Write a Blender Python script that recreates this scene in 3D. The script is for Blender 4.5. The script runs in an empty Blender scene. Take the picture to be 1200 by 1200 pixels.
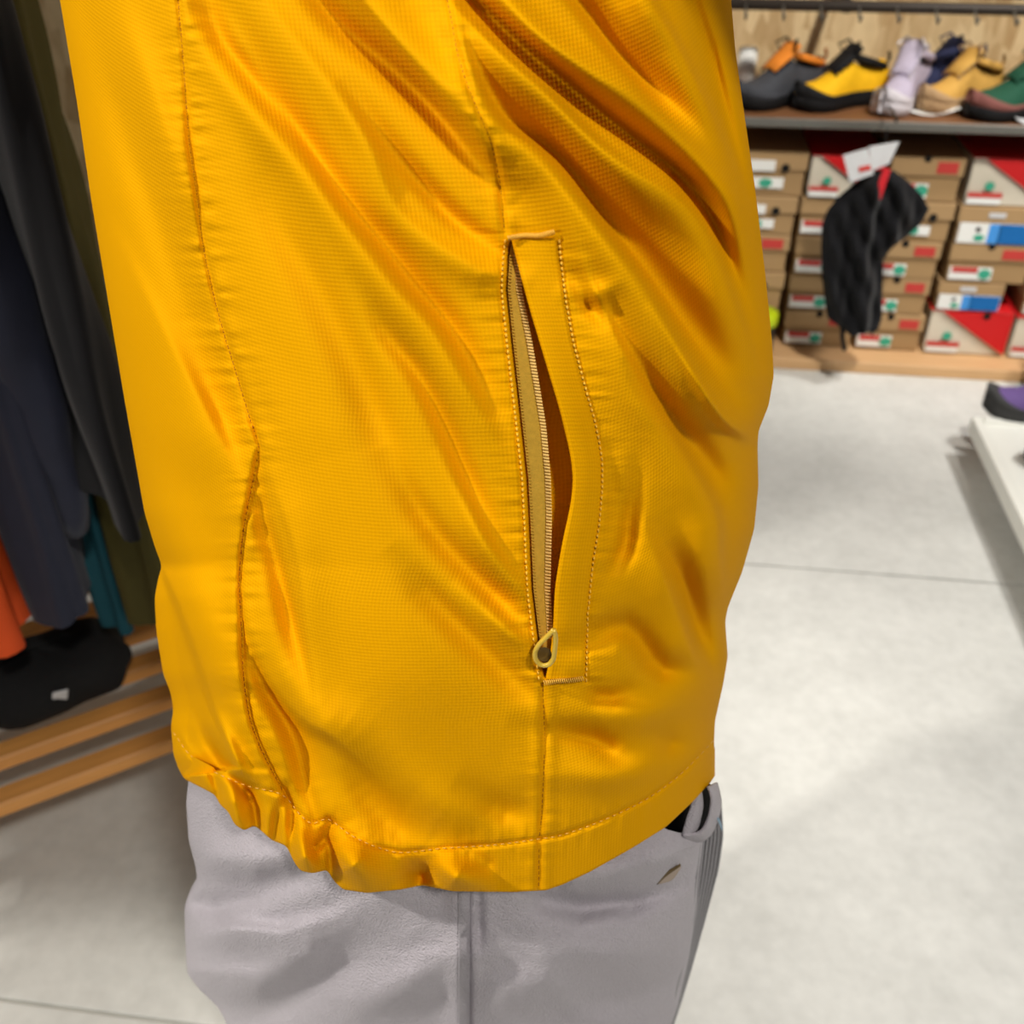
import bpy, bmesh, math, random
import numpy as np
from mathutils import Vector, Matrix

random.seed(7)
rng = np.random.default_rng(11)
scene = bpy.context.scene
COL = scene.collection

# ------------------------------------------------------------------ camera
CAM_H = 1.27
YAW = math.radians(7.4)
PITCH = math.radians(35.0)
cam_d = bpy.data.cameras.new('camera')
cam_d.lens = 36.0
cam_d.sensor_width = 36.0
cam_d.clip_start = 0.02
cam_d.dof.use_dof = True
cam_d.dof.focus_distance = 0.50
cam_d.dof.aperture_fstop = 10.0
cam = bpy.data.objects.new('camera', cam_d)
COL.objects.link(cam)
cam.location = (0, 0, CAM_H)
cam.rotation_euler = (math.radians(90) - PITCH, 0, YAW)
scene.camera = cam

# ------------------------------------------------------------------ world, lamps, exposure
world = bpy.data.worlds.new('store_ambient')
scene.world = world
world.use_nodes = True
bgn = world.node_tree.nodes['Background']
bgn.inputs['Color'].default_value = (1.0, 0.97, 0.93, 1)
bgn.inputs['Strength'].default_value = 0.17


def lamp(name, loc, target, power, size, spot=70, blend=0.5, col=(1.0, 0.95, 0.87)):
    ld = bpy.data.lights.new(name, 'SPOT')
    ld.energy = power
    ld.shadow_soft_size = size
    ld.spot_size = math.radians(spot)
    ld.spot_blend = blend
    ld.color = col
    o = bpy.data.objects.new(name, ld)
    COL.objects.link(o)
    o.location = loc
    o.rotation_euler = (Vector(target) - Vector(loc)).to_track_quat('-Z', 'Y').to_euler()
    return o


lamp('aimed_spot', (-1.55, -0.42, 2.60), (-0.08, 0.43, 0.84), 192, 0.06, 37, 0.5)
lamp('aimed_spot', (1.5, 1.6, 2.95), (1.4, 1.65, 0.0), 205, 0.15, 72, 0.7, (1.0, 0.975, 0.94))
lamp('aimed_spot', (0.85, 0.75, 2.9), (0.75, 2.9, 0.80), 330, 0.10, 46, 0.6)
lamp('aimed_spot', (-0.3, -0.9, 2.9), (-0.58, -0.35, 0.0), 230, 0.06, 39, 0.12)
lamp('aimed_spot', (1.15, 0.55, 2.95), (1.2, 0.6, 0.0), 98, 0.15, 58, 0.5, (1.0, 0.975, 0.94))  # added spot, washes out the figure's shadow on the right floor
lamp('aimed_spot', (-1.7, 2.3, 2.95), (-0.9, 1.0, 0.2), 70, 0.10, 60, 0.7)
lamp('aimed_spot', (0.70, -0.85, 2.70), (0.02, 0.42, 0.76), 128, 0.10, 34, 0.6)  # added fill, lifts the shaded right and lower side of the jacket

scene.view_settings.view_transform = 'Standard'
scene.view_settings.look = 'None'
scene.view_settings.exposure = 0.0
scene.view_settings.gamma = 1.0
scene.view_settings.use_curve_mapping = False

# ------------------------------------------------------------------ reference frame used for measuring
CAMP = np.array([0, 0, CAM_H])
HF = np.array([-math.sin(YAW), math.cos(YAW), 0.0])      # away from the viewer
HR = np.array([math.cos(YAW), math.sin(YAW), 0.0])       # to the right
UPZ = np.array([0, 0, 1.0])
FWD = HF * math.cos(PITCH) - UPZ * math.sin(PITCH)
UPV = np.cross(HR, FWD)


def ray(x, y):
    x = np.asarray(x, float)[..., None]
    y = np.asarray(y, float)[..., None]
    return FWD + HR * (x - 600) / 1200 - UPV * (y - 600) / 1200


def at_dist(x, y, d):
    r = ray(x, y)
    return CAMP + r * (np.asarray(d, float) / (r @ HF))[..., None]


def on_z(x, y, z):
    r = ray(x, y)
    return CAMP + r * ((z - CAM_H) / r[..., 2])[..., None]


def on_y(x, y, Y):
    r = ray(x, y)
    return CAMP + r * (Y / r[..., 1])[..., None]


# ------------------------------------------------------------------ helpers
def new_obj(name, me, parent=None, mat=None):
    o = bpy.data.objects.new(name, me)
    COL.objects.link(o)
    if mat is not None and me is not None and not me.materials:
        me.materials.append(mat)
    if parent is not None:
        o.parent = parent
    return o


def mesh_np(name, verts, faces, smooth=True):
    me = bpy.data.meshes.new(name)
    me.from_pydata([tuple(v) for v in np.asarray(verts).tolist()], [], [tuple(f) for f in faces])
    if smooth:
        me.polygons.foreach_set('use_smooth', [True] * len(me.polygons))
    me.update()
    return me


def grid_faces(nr, nc, wrap=False):
    i = np.arange(nr - 1)[:, None]
    cc = nc if wrap else nc - 1
    j = np.arange(cc)[None, :]
    j2 = (j + 1) % nc
    a = i * nc + j
    b = i * nc + j2
    c = (i + 1) * nc + j2
    d = (i + 1) * nc + j
    return np.stack([a, d, c, b], -1).reshape(-1, 4)


def fast_mesh(name, V, F4, uv=None):
    me = bpy.data.meshes.new(name)
    V = np.asarray(V, np.float32)
    F4 = np.asarray(F4, np.int32)
    me.vertices.add(len(V))
    me.vertices.foreach_set('co', V.ravel())
    me.loops.add(F4.size)
    me.loops.foreach_set('vertex_index', F4.ravel())
    me.polygons.add(len(F4))
    me.polygons.foreach_set('loop_start', np.arange(len(F4), dtype=np.int32) * 4)
    me.polygons.foreach_set('use_smooth', np.ones(len(F4), bool))
    if uv is not None:
        l = me.uv_layers.new(name='UVMap')
        l.data.foreach_set('uv', np.asarray(uv, np.float32)[F4.ravel()].ravel())
    me.update(calc_edges=True)
    me.validate()
    return me


def box_mesh(name, sx, sy, sz, bevel=0.0, seg=1, center=(0, 0, 0)):
    bm = bmesh.new()
    bmesh.ops.create_cube(bm, size=1.0)
    bmesh.ops.scale(bm, vec=(sx, sy, sz), verts=bm.verts)
    if bevel > 0:
        bmesh.ops.bevel(bm, geom=bm.edges[:], offset=bevel, segments=seg, affect='EDGES', profile=0.6)
    bmesh.ops.translate(bm, vec=center, verts=bm.verts)
    me = bpy.data.meshes.new(name)
    bm.to_mesh(me)
    bm.free()
    return me


def tube_verts(pts, rad, n=8):
    P = np.asarray(pts, float)
    rad = np.broadcast_to(np.asarray(rad, float), (len(P),))
    T = np.gradient(P, axis=0)
    T /= np.linalg.norm(T, axis=1)[:, None] + 1e-12
    ref = np.array([0.31, 0.17, 0.93])
    V = []
    for p, t, r in zip(P, T, rad):
        a = np.cross(t, ref)
        a /= np.linalg.norm(a) + 1e-12
        b = np.cross(t, a)
        for k in range(n):
            w = 2 * math.pi * k / n
            V.append(p + r * (math.cos(w) * a + math.sin(w) * b))
    F = [tuple(f) for f in grid_faces(len(P), n, True)]
    F.append(tuple(range(n)))
    F.append(tuple(range((len(P) - 1) * n, len(P) * n))[::-1])
    return V, F


def tube(name, pts, rad, mat, parent=None, n=8):
    V, F = tube_verts(pts, rad, n)
    return new_obj(name, mesh_np(name, V, F), parent, mat)


class Join:
    def __init__(self):
        self.v = []
        self.f = []

    def add(self, V, F):
        k = len(self.v)
        self.v.extend([tuple(p) for p in V])
        self.f.extend([tuple(i + k for i in f) for f in F])

    def obj(self, name, mat, parent=None, smooth=True):
        return new_obj(name, mesh_np(name, np.array(self.v), self.f, smooth), parent, mat)


def tag(o, label, cat, group=None, kind=None):
    if label:
        o['label'] = label
    if cat:
        o['category'] = cat
    if group:
        o['group'] = group
    if kind:
        o['kind'] = kind
    return o


def thing(name, loc=(0, 0, 0), rz=0.0):
    o = bpy.data.objects.new(name, None)
    o.empty_display_size = 0.05
    COL.objects.link(o)
    o.location = loc
    o.rotation_euler = (0, 0, rz)
    return o


def poly_resample(pts, step):
    P = np.asarray(pts, float)
    seg = np.linalg.norm(np.diff(P, axis=0), axis=1)
    s = np.concatenate([[0], np.cumsum(seg)])
    n = max(2, int(s[-1] / step) + 1)
    t = np.linspace(0, s[-1], n)
    return np.stack([np.interp(t, s, P[:, k]) for k in range(P.shape[1])], -1)


def smooth_poly(pts, step=4.0):
    """Catmull-Rom through the points, evenly resampled"""
    P = np.asarray(pts, float)
    Q = np.vstack([2 * P[0] - P[1], P, 2 * P[-1] - P[-2]])
    out = []
    for i in range(1, len(Q) - 2):
        for t in np.linspace(0, 1, 12, endpoint=False):
            p0, p1, p2, p3 = Q[i - 1], Q[i], Q[i + 1], Q[i + 2]
            out.append(0.5 * ((2 * p1) + (-p0 + p2) * t + (2 * p0 - 5 * p1 + 4 * p2 - p3) * t * t
                              + (-p0 + 3 * p1 - 3 * p2 + p3) * t ** 3))
    out.append(P[-1])
    return poly_resample(out, step)


def vnoise(x, y, seed=0):
    xi = np.floor(x).astype(np.int64)
    yi = np.floor(y).astype(np.int64)
    fx = x - xi
    fy = y - yi
    fx = fx * fx * (3 - 2 * fx)
    fy = fy * fy * (3 - 2 * fy)

    def h(a, b):
        n = (a * 374761393 + b * 668265263 + seed * 144664) & 0x7fffffff
        n = ((n ^ (n >> 13)) * 1274126177) & 0x7fffffff
        return ((n ^ (n >> 16)) & 0xffff) / 32768.0 - 1.0
    return (h(xi, yi) * (1 - fx) + h(xi + 1, yi) * fx) * (1 - fy) + (h(xi, yi + 1) * (1 - fx) + h(xi + 1, yi + 1) * fx) * fy


# ------------------------------------------------------------------ materials
def srgb(r, g, b):
    def f(c):
        c = c / 255.0
        return c / 12.92 if c <= 0.04045 else ((c + 0.055) / 1.055) ** 2.4
    return (f(r), f(g), f(b), 1.0)


def mat(name, col, rough=0.7, metal=0.0, noise=0.08, nscale=30.0, bump=0.0, bscale=200.0, sheen=0.0,
        stretch=(1, 1, 1), spec=0.4):
    m = bpy.data.materials.new(name)
    m.use_nodes = True
    nt = m.node_tree
    b = nt.nodes['Principled BSDF']
    b.inputs['Roughness'].default_value = rough
    b.inputs['Metallic'].default_value = metal
    b.inputs['Specular IOR Level'].default_value = spec
    if sheen:
        b.inputs['Sheen Weight'].default_value = sheen
        b.inputs['Sheen Roughness'].default_value = 0.5
    tc = nt.nodes.new('ShaderNodeTexCoord')
    mp = nt.nodes.new('ShaderNodeMapping')
    mp.inputs['Scale'].default_value = stretch
    nt.links.new(tc.outputs['Object'], mp.inputs['Vector'])
    nz = nt.nodes.new('ShaderNodeTexNoise')
    nz.inputs['Scale'].default_value = nscale
    nz.inputs['Detail'].default_value = 5
    nt.links.new(mp.outputs['Vector'], nz.inputs['Vector'])
    mx = nt.nodes.new('ShaderNodeMix')
    mx.data_type = 'RGBA'
    c = col
    mx.inputs[6].default_value = (c[0] * (1 - noise), c[1] * (1 - noise), c[2] * (1 - noise), 1)
    mx.inputs[7].default_value = (min(1, c[0] * (1 + noise)), min(1, c[1] * (1 + noise)), min(1, c[2] * (1 + noise)), 1)
    nt.links.new(nz.outputs['Fac'], mx.inputs[0])
    nt.links.new(mx.outputs[2], b.inputs['Base Color'])
    if bump:
        n2 = nt.nodes.new('ShaderNodeTexNoise')
        n2.inputs['Scale'].default_value = bscale
        n2.inputs['Detail'].default_value = 3
        nt.links.new(mp.outputs['Vector'], n2.inputs['Vector'])
        bp = nt.nodes.new('ShaderNodeBump')
        bp.inputs['Strength'].default_value = bump
        bp.inputs['Distance'].default_value = 0.002
        nt.links.new(n2.outputs['Fac'], bp.inputs['Height'])
        nt.links.new(bp.outputs['Normal'], b.inputs['Normal'])
    return m


def math_node(nt, op, a, b=None):
    n = nt.nodes.new('ShaderNodeMath')
    n.operation = op
    for k, v in ((0, a), (1, b)):
        if v is None:
            continue
        if isinstance(v, (int, float)):
            n.inputs[k].default_value = v
        else:
            nt.links.new(v, n.inputs[k])
    return n.outputs[0]


def ripstop_mat(name, c_lo, c_hi, pitch, strength, rough=0.5):
    """woven cloth with a fine ripstop grid in the cloth's own coordinates (metres)"""
    m = bpy.data.materials.new(name)
    m.use_nodes = True
    nt = m.node_tree
    b = nt.nodes['Principled BSDF']
    b.inputs['Roughness'].default_value = rough
    b.inputs['Specular IOR Level'].default_value = 0.03
    b.inputs['Sheen Weight'].default_value = 0.0
    tc = nt.nodes.new('ShaderNodeTexCoord')
    sp = nt.nodes.new('ShaderNodeSeparateXYZ')
    nt.links.new(tc.outputs['UV'], sp.inputs[0])
    nzw = nt.nodes.new('ShaderNodeTexNoise')
    nzw.inputs['Scale'].default_value = 140
    nt.links.new(tc.outputs['UV'], nzw.inputs['Vector'])
    wob = math_node(nt, 'MULTIPLY', nzw.outputs['Fac'], 0.9)
    k = 2 * math.pi / pitch
    sx = math_node(nt, 'SINE', math_node(nt, 'ADD', math_node(nt, 'MULTIPLY', sp.outputs[0], k), wob))
    sy = math_node(nt, 'SINE', math_node(nt, 'ADD', math_node(nt, 'MULTIPLY', sp.outputs[1], k), wob))
    hx = math_node(nt, 'MULTIPLY', sx, 0.50)
    hy = math_node(nt, 'MULTIPLY', sy, 0.50)
    h = math_node(nt, 'ADD', hx, hy)
    nz = nt.nodes.new('ShaderNodeTexNoise')
    nz.inputs['Scale'].default_value = 900
    nz.inputs['Detail'].default_value = 2
    nt.links.new(tc.outputs['UV'], nz.inputs['Vector'])
    h2 = math_node(nt, 'ADD', h, math_node(nt, 'MULTIPLY', nz.outputs['Fac'], 0.8))
    bp = nt.nodes.new('ShaderNodeBump')
    bp.inputs['Strength'].default_value = strength
    bp.inputs['Distance'].default_value = 0.00022
    nt.links.new(h2, bp.inputs['Height'])
    nt.links.new(bp.outputs['Normal'], b.inputs['Normal'])
    fac = math_node(nt, 'ADD', math_node(nt, 'MULTIPLY', h2, 0.25), 0.40)
    mx = nt.nodes.new('ShaderNodeMix')
    mx.data_type = 'RGBA'
    mx.inputs[6].default_value = c_lo
    mx.inputs[7].default_value = c_hi
    nt.links.new(fac, mx.inputs[0])
    nt.links.new(mx.outputs[2], b.inputs['Base Color'])
    return m


M = {}
M['jacket'] = ripstop_mat('yellow_ripstop_cloth', srgb(212, 145, 0), srgb(230, 168, 0), 0.0018, 0.32, 0.7)
M['jacket_plain'] = mat('yellow_cloth', srgb(218, 155, 0), 0.55, noise=0.05, nscale=400, bump=0.15, bscale=2500, spec=0.12)
M['thread'] = mat('yellow_thread', srgb(240, 188, 60), 0.6, noise=0.1, nscale=900, spec=0.2)
M['thread_brown'] = mat('brown_thread', srgb(150, 80, 6), 0.7, noise=0.1, nscale=900, spec=0.2)
M['thread_pale'] = mat('pale_thread', srgb(228, 178, 72), 0.5, noise=0.15, nscale=1500, spec=0.3)
M['zip_tape'] = mat('khaki_zip_tape', srgb(206, 166, 62), 0.7, noise=0.2, nscale=500, bump=0.3, bscale=2500, spec=0.08)
M['zip_teeth'] = mat('pale_zip_coil', srgb(236, 198, 116), 0.45, noise=0.08, nscale=300, spec=0.2)
M['zip_metal'] = mat('khaki_painted_metal', srgb(205, 172, 60), 0.3, noise=0.06, nscale=200, spec=0.6)
M['zip_dark'] = mat('dark_bronze', srgb(92, 70, 24), 0.5, noise=0.1, nscale=300)
M['shorts'] = mat('grey_peached_nylon', srgb(184, 178, 186), 0.85, noise=0.10, nscale=260, bump=0.9, bscale=750, sheen=0.2, spec=0.15)
M['shorts_inner'] = mat('black_lining', srgb(20, 18, 18), 0.9)
M['knit'] = mat('grey_ribbed_knit', srgb(150, 148, 152), 0.9, noise=0.15, nscale=900, sheen=0.2, spec=0.1)
M['knit_dark'] = mat('dark_knit_ground', srgb(84, 82, 86), 0.9)
M['knit_blue'] = mat('pale_blue_thread', srgb(150, 176, 196), 0.8)
M['slit'] = mat('tan_lining', srgb(176, 160, 146), 0.85, noise=0.1)
M['skin'] = mat('skin', srgb(205, 160, 130), 0.55, noise=0.05)
M['hair'] = mat('dark_hair', srgb(30, 24, 20), 0.6)
M['sock'] = mat('black_knit', srgb(28, 28, 30), 0.9)
M['grey_suede'] = mat('grey_suede', srgb(120, 118, 116), 0.9)
M['white_rubber'] = mat('white_rubber', srgb(222, 220, 214), 0.6)

# floor
def concrete(name):
    m = bpy.data.materials.new(name)
    m.use_nodes = True
    nt = m.node_tree
    b = nt.nodes['Principled BSDF']
    b.inputs['Roughness'].default_value = 0.55
    b.inputs['Specular IOR Level'].default_value = 0.3
    g = nt.nodes.new('ShaderNodeNewGeometry')
    n1 = nt.nodes.new('ShaderNodeTexNoise')
    n1.inputs['Scale'].default_value = 7
    n1.inputs['Detail'].default_value = 8
    n1.inputs['Roughness'].default_value = 0.65
    nt.links.new(g.outputs['Position'], n1.inputs['Vector'])
    n2 = nt.nodes.new('ShaderNodeTexNoise')
    n2.inputs['Scale'].default_value = 45
    n2.inputs['Detail'].default_value = 6
    nt.links.new(g.outputs['Position'], n2.inputs['Vector'])
    f = math_node(nt, 'ADD', math_node(nt, 'MULTIPLY', n1.outputs['Fac'], 0.65), math_node(nt, 'MULTIPLY', n2.outputs['Fac'], 0.35))
    cr = nt.nodes.new('ShaderNodeValToRGB')
    cr.color_ramp.elements[0].position = 0.32
    cr.color_ramp.elements[0].color = srgb(196, 196, 191)
    cr.color_ramp.elements[1].position = 0.68
    cr.color_ramp.elements[1].color = srgb(220, 220, 215)
    nt.links.new(f, cr.inputs['Fac'])
    nt.links.new(cr.outputs['Color'], b.inputs['Base Color'])
    return m


M['concrete'] = concrete('pale_concrete')
M['joint'] = mat('joint_filler', srgb(176, 174, 166), 0.9)


def osb(name):
    m = bpy.data.materials.new(name)
    m.use_nodes = True
    nt = m.node_tree
    b = nt.nodes['Principled BSDF']
    b.inputs['Roughness'].default_value = 0.6
    tc = nt.nodes.new('ShaderNodeTexCoord')
    mp = nt.nodes.new('ShaderNodeMapping')
    mp.inputs['Scale'].default_value = (14, 14, 5)
    mp.inputs['Rotation'].default_value = (0, 0.5, 0)
    nt.links.new(tc.outputs['Object'], mp.inputs['Vector'])
    v = nt.nodes.new('ShaderNodeTexVoronoi')
    v.inputs['Scale'].default_value = 2.2
    nt.links.new(mp.outputs['Vector'], v.inputs['Vector'])
    n = nt.nodes.new('ShaderNodeTexNoise')
    n.inputs['Scale'].default_value = 4
    n.inputs['Detail'].default_value = 6
    nt.links.new(mp.outputs['Vector'], n.inputs['Vector'])
    sp = nt.nodes.new('ShaderNodeSeparateColor')
    nt.links.new(v.outputs['Color'], sp.inputs[0])
    f = math_node(nt, 'ADD', math_node(nt, 'MULTIPLY', sp.outputs[0], 0.55), math_node(nt, 'MULTIPLY', n.outputs['Fac'], 0.5))
    cr = nt.nodes.new('ShaderNodeValToRGB')
    e = cr.color_ramp.elements
    e[0].position = 0.15
    e[0].color = srgb(182, 146, 96)
    e[1].position = 0.9
    e[1].color = srgb(240, 214, 166)
    nt.links.new(f, cr.inputs['Fac'])
    nt.links.new(cr.outputs['Color'], b.inputs['Base Color'])
    return m


M['osb'] = osb('strand_board')
M['wood_shelf'] = mat('brown_shelf_wood', srgb(122, 82, 52), 0.5, noise=0.35, nscale=9, stretch=(1, 14, 14))
M['wood_plinth'] = mat('light_plywood', srgb(206, 165, 118), 0.6, noise=0.2, nscale=8, stretch=(1, 12, 12))
M['wood_slat'] = mat('orange_brown_wood', srgb(214, 150, 78), 0.5, noise=0.25, nscale=8, stretch=(1.5, 18, 18))
M['steel'] = mat('grey_steel', srgb(120, 118, 112), 0.4, metal=0.6, noise=0.1)
M['dark_steel'] = mat('dark_steel', srgb(52, 44, 38), 0.5, metal=0.3, noise=0.1)
M['kraft'] = mat('kraft_card', srgb(166, 134, 92), 0.8, noise=0.06, nscale=20)
M['kraft_lid'] = mat('kraft_card_lid', srgb(172, 140, 98), 0.8, noise=0.06, nscale=20)
M['red_card'] = mat('red_card', srgb(206, 24, 28), 0.55, noise=0.04)
M['red_print'] = mat('red_print', srgb(196, 62, 56), 0.7, noise=0.05)
M['white_card'] = mat('offwhite_card', srgb(216, 208, 190), 0.7, noise=0.04)
M['sticker'] = mat('white_sticker', srgb(236, 236, 232), 0.6, noise=0.03)
M['teal_print'] = mat('teal_print', srgb(60, 165, 135), 0.6)
M['blue_print'] = mat('blue_print', srgb(16, 104, 176), 0.55)
M['lightblue_print'] = mat('light_blue_print', srgb(70, 150, 226), 0.55)
M['ink'] = mat('dark_ink', srgb(58, 56, 56), 0.7)
M['hole'] = mat('dark_hole', srgb(16, 14, 12), 0.95)
M['black_cloth'] = mat('black_cloth', srgb(17, 17, 20), 0.85, noise=0.2, nscale=60, sheen=0.1, spec=0.15)
M['navy_cloth'] = mat('navy_cloth', srgb(35, 38, 54), 0.7, noise=0.12, nscale=40, sheen=0.1, spec=0.2)
M['orange_cloth'] = mat('orange_cloth', srgb(222, 84, 34), 0.7, noise=0.06, nscale=50, spec=0.2)
M['teal_cloth'] = mat('teal_cloth', srgb(22, 72, 84), 0.75, noise=0.1, nscale=50, spec=0.2)
M['olive_cloth'] = mat('olive_cloth', srgb(84, 78, 38), 0.8, noise=0.1, nscale=50, spec=0.2)
M['black_mesh'] = mat('black_mesh', srgb(14, 14, 15), 0.9, noise=0.3, nscale=120, bump=0.6, bscale=260)
M['tag_card'] = mat('grey_white_card', srgb(205, 206, 208), 0.6)
M['tag_red'] = mat('red_tape', srgb(198, 30, 40), 0.6)
M['lime'] = mat('lime_plastic', srgb(196, 216, 20), 0.4)
M['black_plastic'] = mat('black_plastic', srgb(24, 24, 26), 0.4)
M['white_lacquer'] = mat('white_lacquer', srgb(238, 238, 230), 0.35, noise=0.02)
M['shade_base'] = mat('grey_plinth_base', srgb(70, 68, 64), 0.7)
M['pale_green'] = mat('pale_green_acrylic', srgb(190, 208, 198), 0.25)
for nm, c in dict(orange=(236, 140, 48), graphite=(66, 68, 74), black=(22, 22, 24), yellow=(240, 184, 22), lilac=(188, 178, 198),
                  pale=(214, 208, 214), brown=(134, 92, 66), navy=(40, 46, 78), tan=(204, 158, 78), sand=(178, 146, 108),
                  green=(30, 78, 58), maroon=(126, 78, 72), purple=(106, 84, 140), charcoal=(62, 62, 62), gum=(150, 104, 70)).items():
    M['s_' + nm] = mat('shoe_' + nm, srgb(*c), 0.75, noise=0.12, nscale=80, bump=0.2, bscale=600, spec=0.25)

# ================================================================== SETTING
# floor: concrete slabs with open joints
fl = new_obj('floor', box_mesh('floor', 16, 9, 0.04, center=(0, 1.5, -0.028)), None, M['joint'])
fl['kind'] = 'structure'
ys = [-3.0, -0.42, 0.63, 1.68, 2.735, 6.0]
xs = [-8.0, 8.0]
for a in range(len(ys) - 1):
    me = box_mesh('slab', xs[1] - xs[0], ys[a + 1] - ys[a] - 0.005, 0.01, 0.0015, 1)
    s = new_obj('slab', me, fl, M['concrete'])
    s.location = (0, (ys[a] + ys[a + 1]) / 2, -0.005)

Y_SHELF = 2.575
Y_WALL = 2.95
wall = new_obj('wall_back', box_mesh('wall_back', 16.0, 0.06, 2.9, center=(0, Y_WALL + 0.03, 1.45)), None, M['osb'])
wall['kind'] = 'structure'

# ================================================================== SHOE WALL FIXTURE
fx = thing('shoe_shelf', (1.0, Y_SHELF, 0))
tag(fx, 'brown wooden shoe shelf with grey steel front edge against strand board wall', 'shelf')
W = 3.6
o = new_obj('shelf_board', box_mesh('shelf_board', W, Y_WALL - Y_SHELF, 0.022, 0.002, 1, (0, (Y_WALL - Y_SHELF) / 2 + 0.002, 0.634)), fx, M['wood_shelf'])
o = new_obj('steel_edge', box_mesh('steel_edge', W, 0.006, 0.020, 0.001, 1, (0, 0, 0.635)), fx, M['steel'])
tube('hook_rail', [(-1.8, 0.10, 0.872), (0, 0.10, 0.872), (1.8, 0.10, 0.872)], .013, M['dark_steel'], fx, 10)
tube('hook_rail', [(-1.8, 0.13, 0.900), (0, 0.13, 0.900), (1.8, 0.13, 0.900)], .013, M['dark_steel'], fx, 10)
for k in range(4):
    x = -1.62 + k * 1.05
    new_obj('rail_bracket', box_mesh('rail_bracket', 0.02, Y_WALL - Y_SHELF - .10, 0.03, 0.002, 1, (x, (Y_WALL - Y_SHELF + .10) / 2, 0.872)), fx, M['dark_steel'])
for k in range(16):
    x = -0.80 + k * 0.085
    tube('hook', [(x, 0.088, 0.872), (x, 0.07, 0.862), (x, 0.045, 0.849), (x, 0.035, 0.862)], 0.003, M['steel'], fx, 6)
o = new_obj('plinth_board', box_mesh('plinth_board', W, 0.36, 0.032, 0.003, 1, (0, 0.165, 0.016)), fx, M['wood_plinth'])

# ------------------------------------------------------------------ shoe boxes
def plate(name, x0, x1, z0, z1, y, mt, parent, t=0.0015):
    me = box_mesh(name, x1 - x0, t, z1 - z0)
    me.materials.append(mt)
    ob = new_obj(name, me, parent)
    ob.location = ((x0 + x1) / 2, y - t / 2, (z0 + z1) / 2)
    return ob


def disc(name, x, z, r, y, mt, parent, n=16, sx=1.0):
    V = [(r * sx * math.cos(2 * math.pi * k / n), 0, r * math.sin(2 * math.pi * k / n)) for k in range(n)]
    V += [(v[0], 0.0012, v[2]) for v in V]
    F = [tuple(range(n))] + [(k, k + n, (k + 1) % n + n, (k + 1) % n) for k in range(n)]
    ob = new_obj(name, mesh_np(name, V, F, False), parent, mt)
    ob.location = (x, y - 0.0012, z)
    return ob


def prism(name, pts, y, mt, parent, t=0.0012):
    n = len(pts)
    V = [(p[0], y - t, p[1]) for p in pts] + [(p[0], y, p[1]) for p in pts]
    F = [tuple(range(n)), tuple(range(n, 2 * n))[::-1]] + [(k, k + n, (k + 1) % n + n, (k + 1) % n) for k in range(n)]
    return new_obj(name, mesh_np(name, V, F, False), parent, mt)


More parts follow.
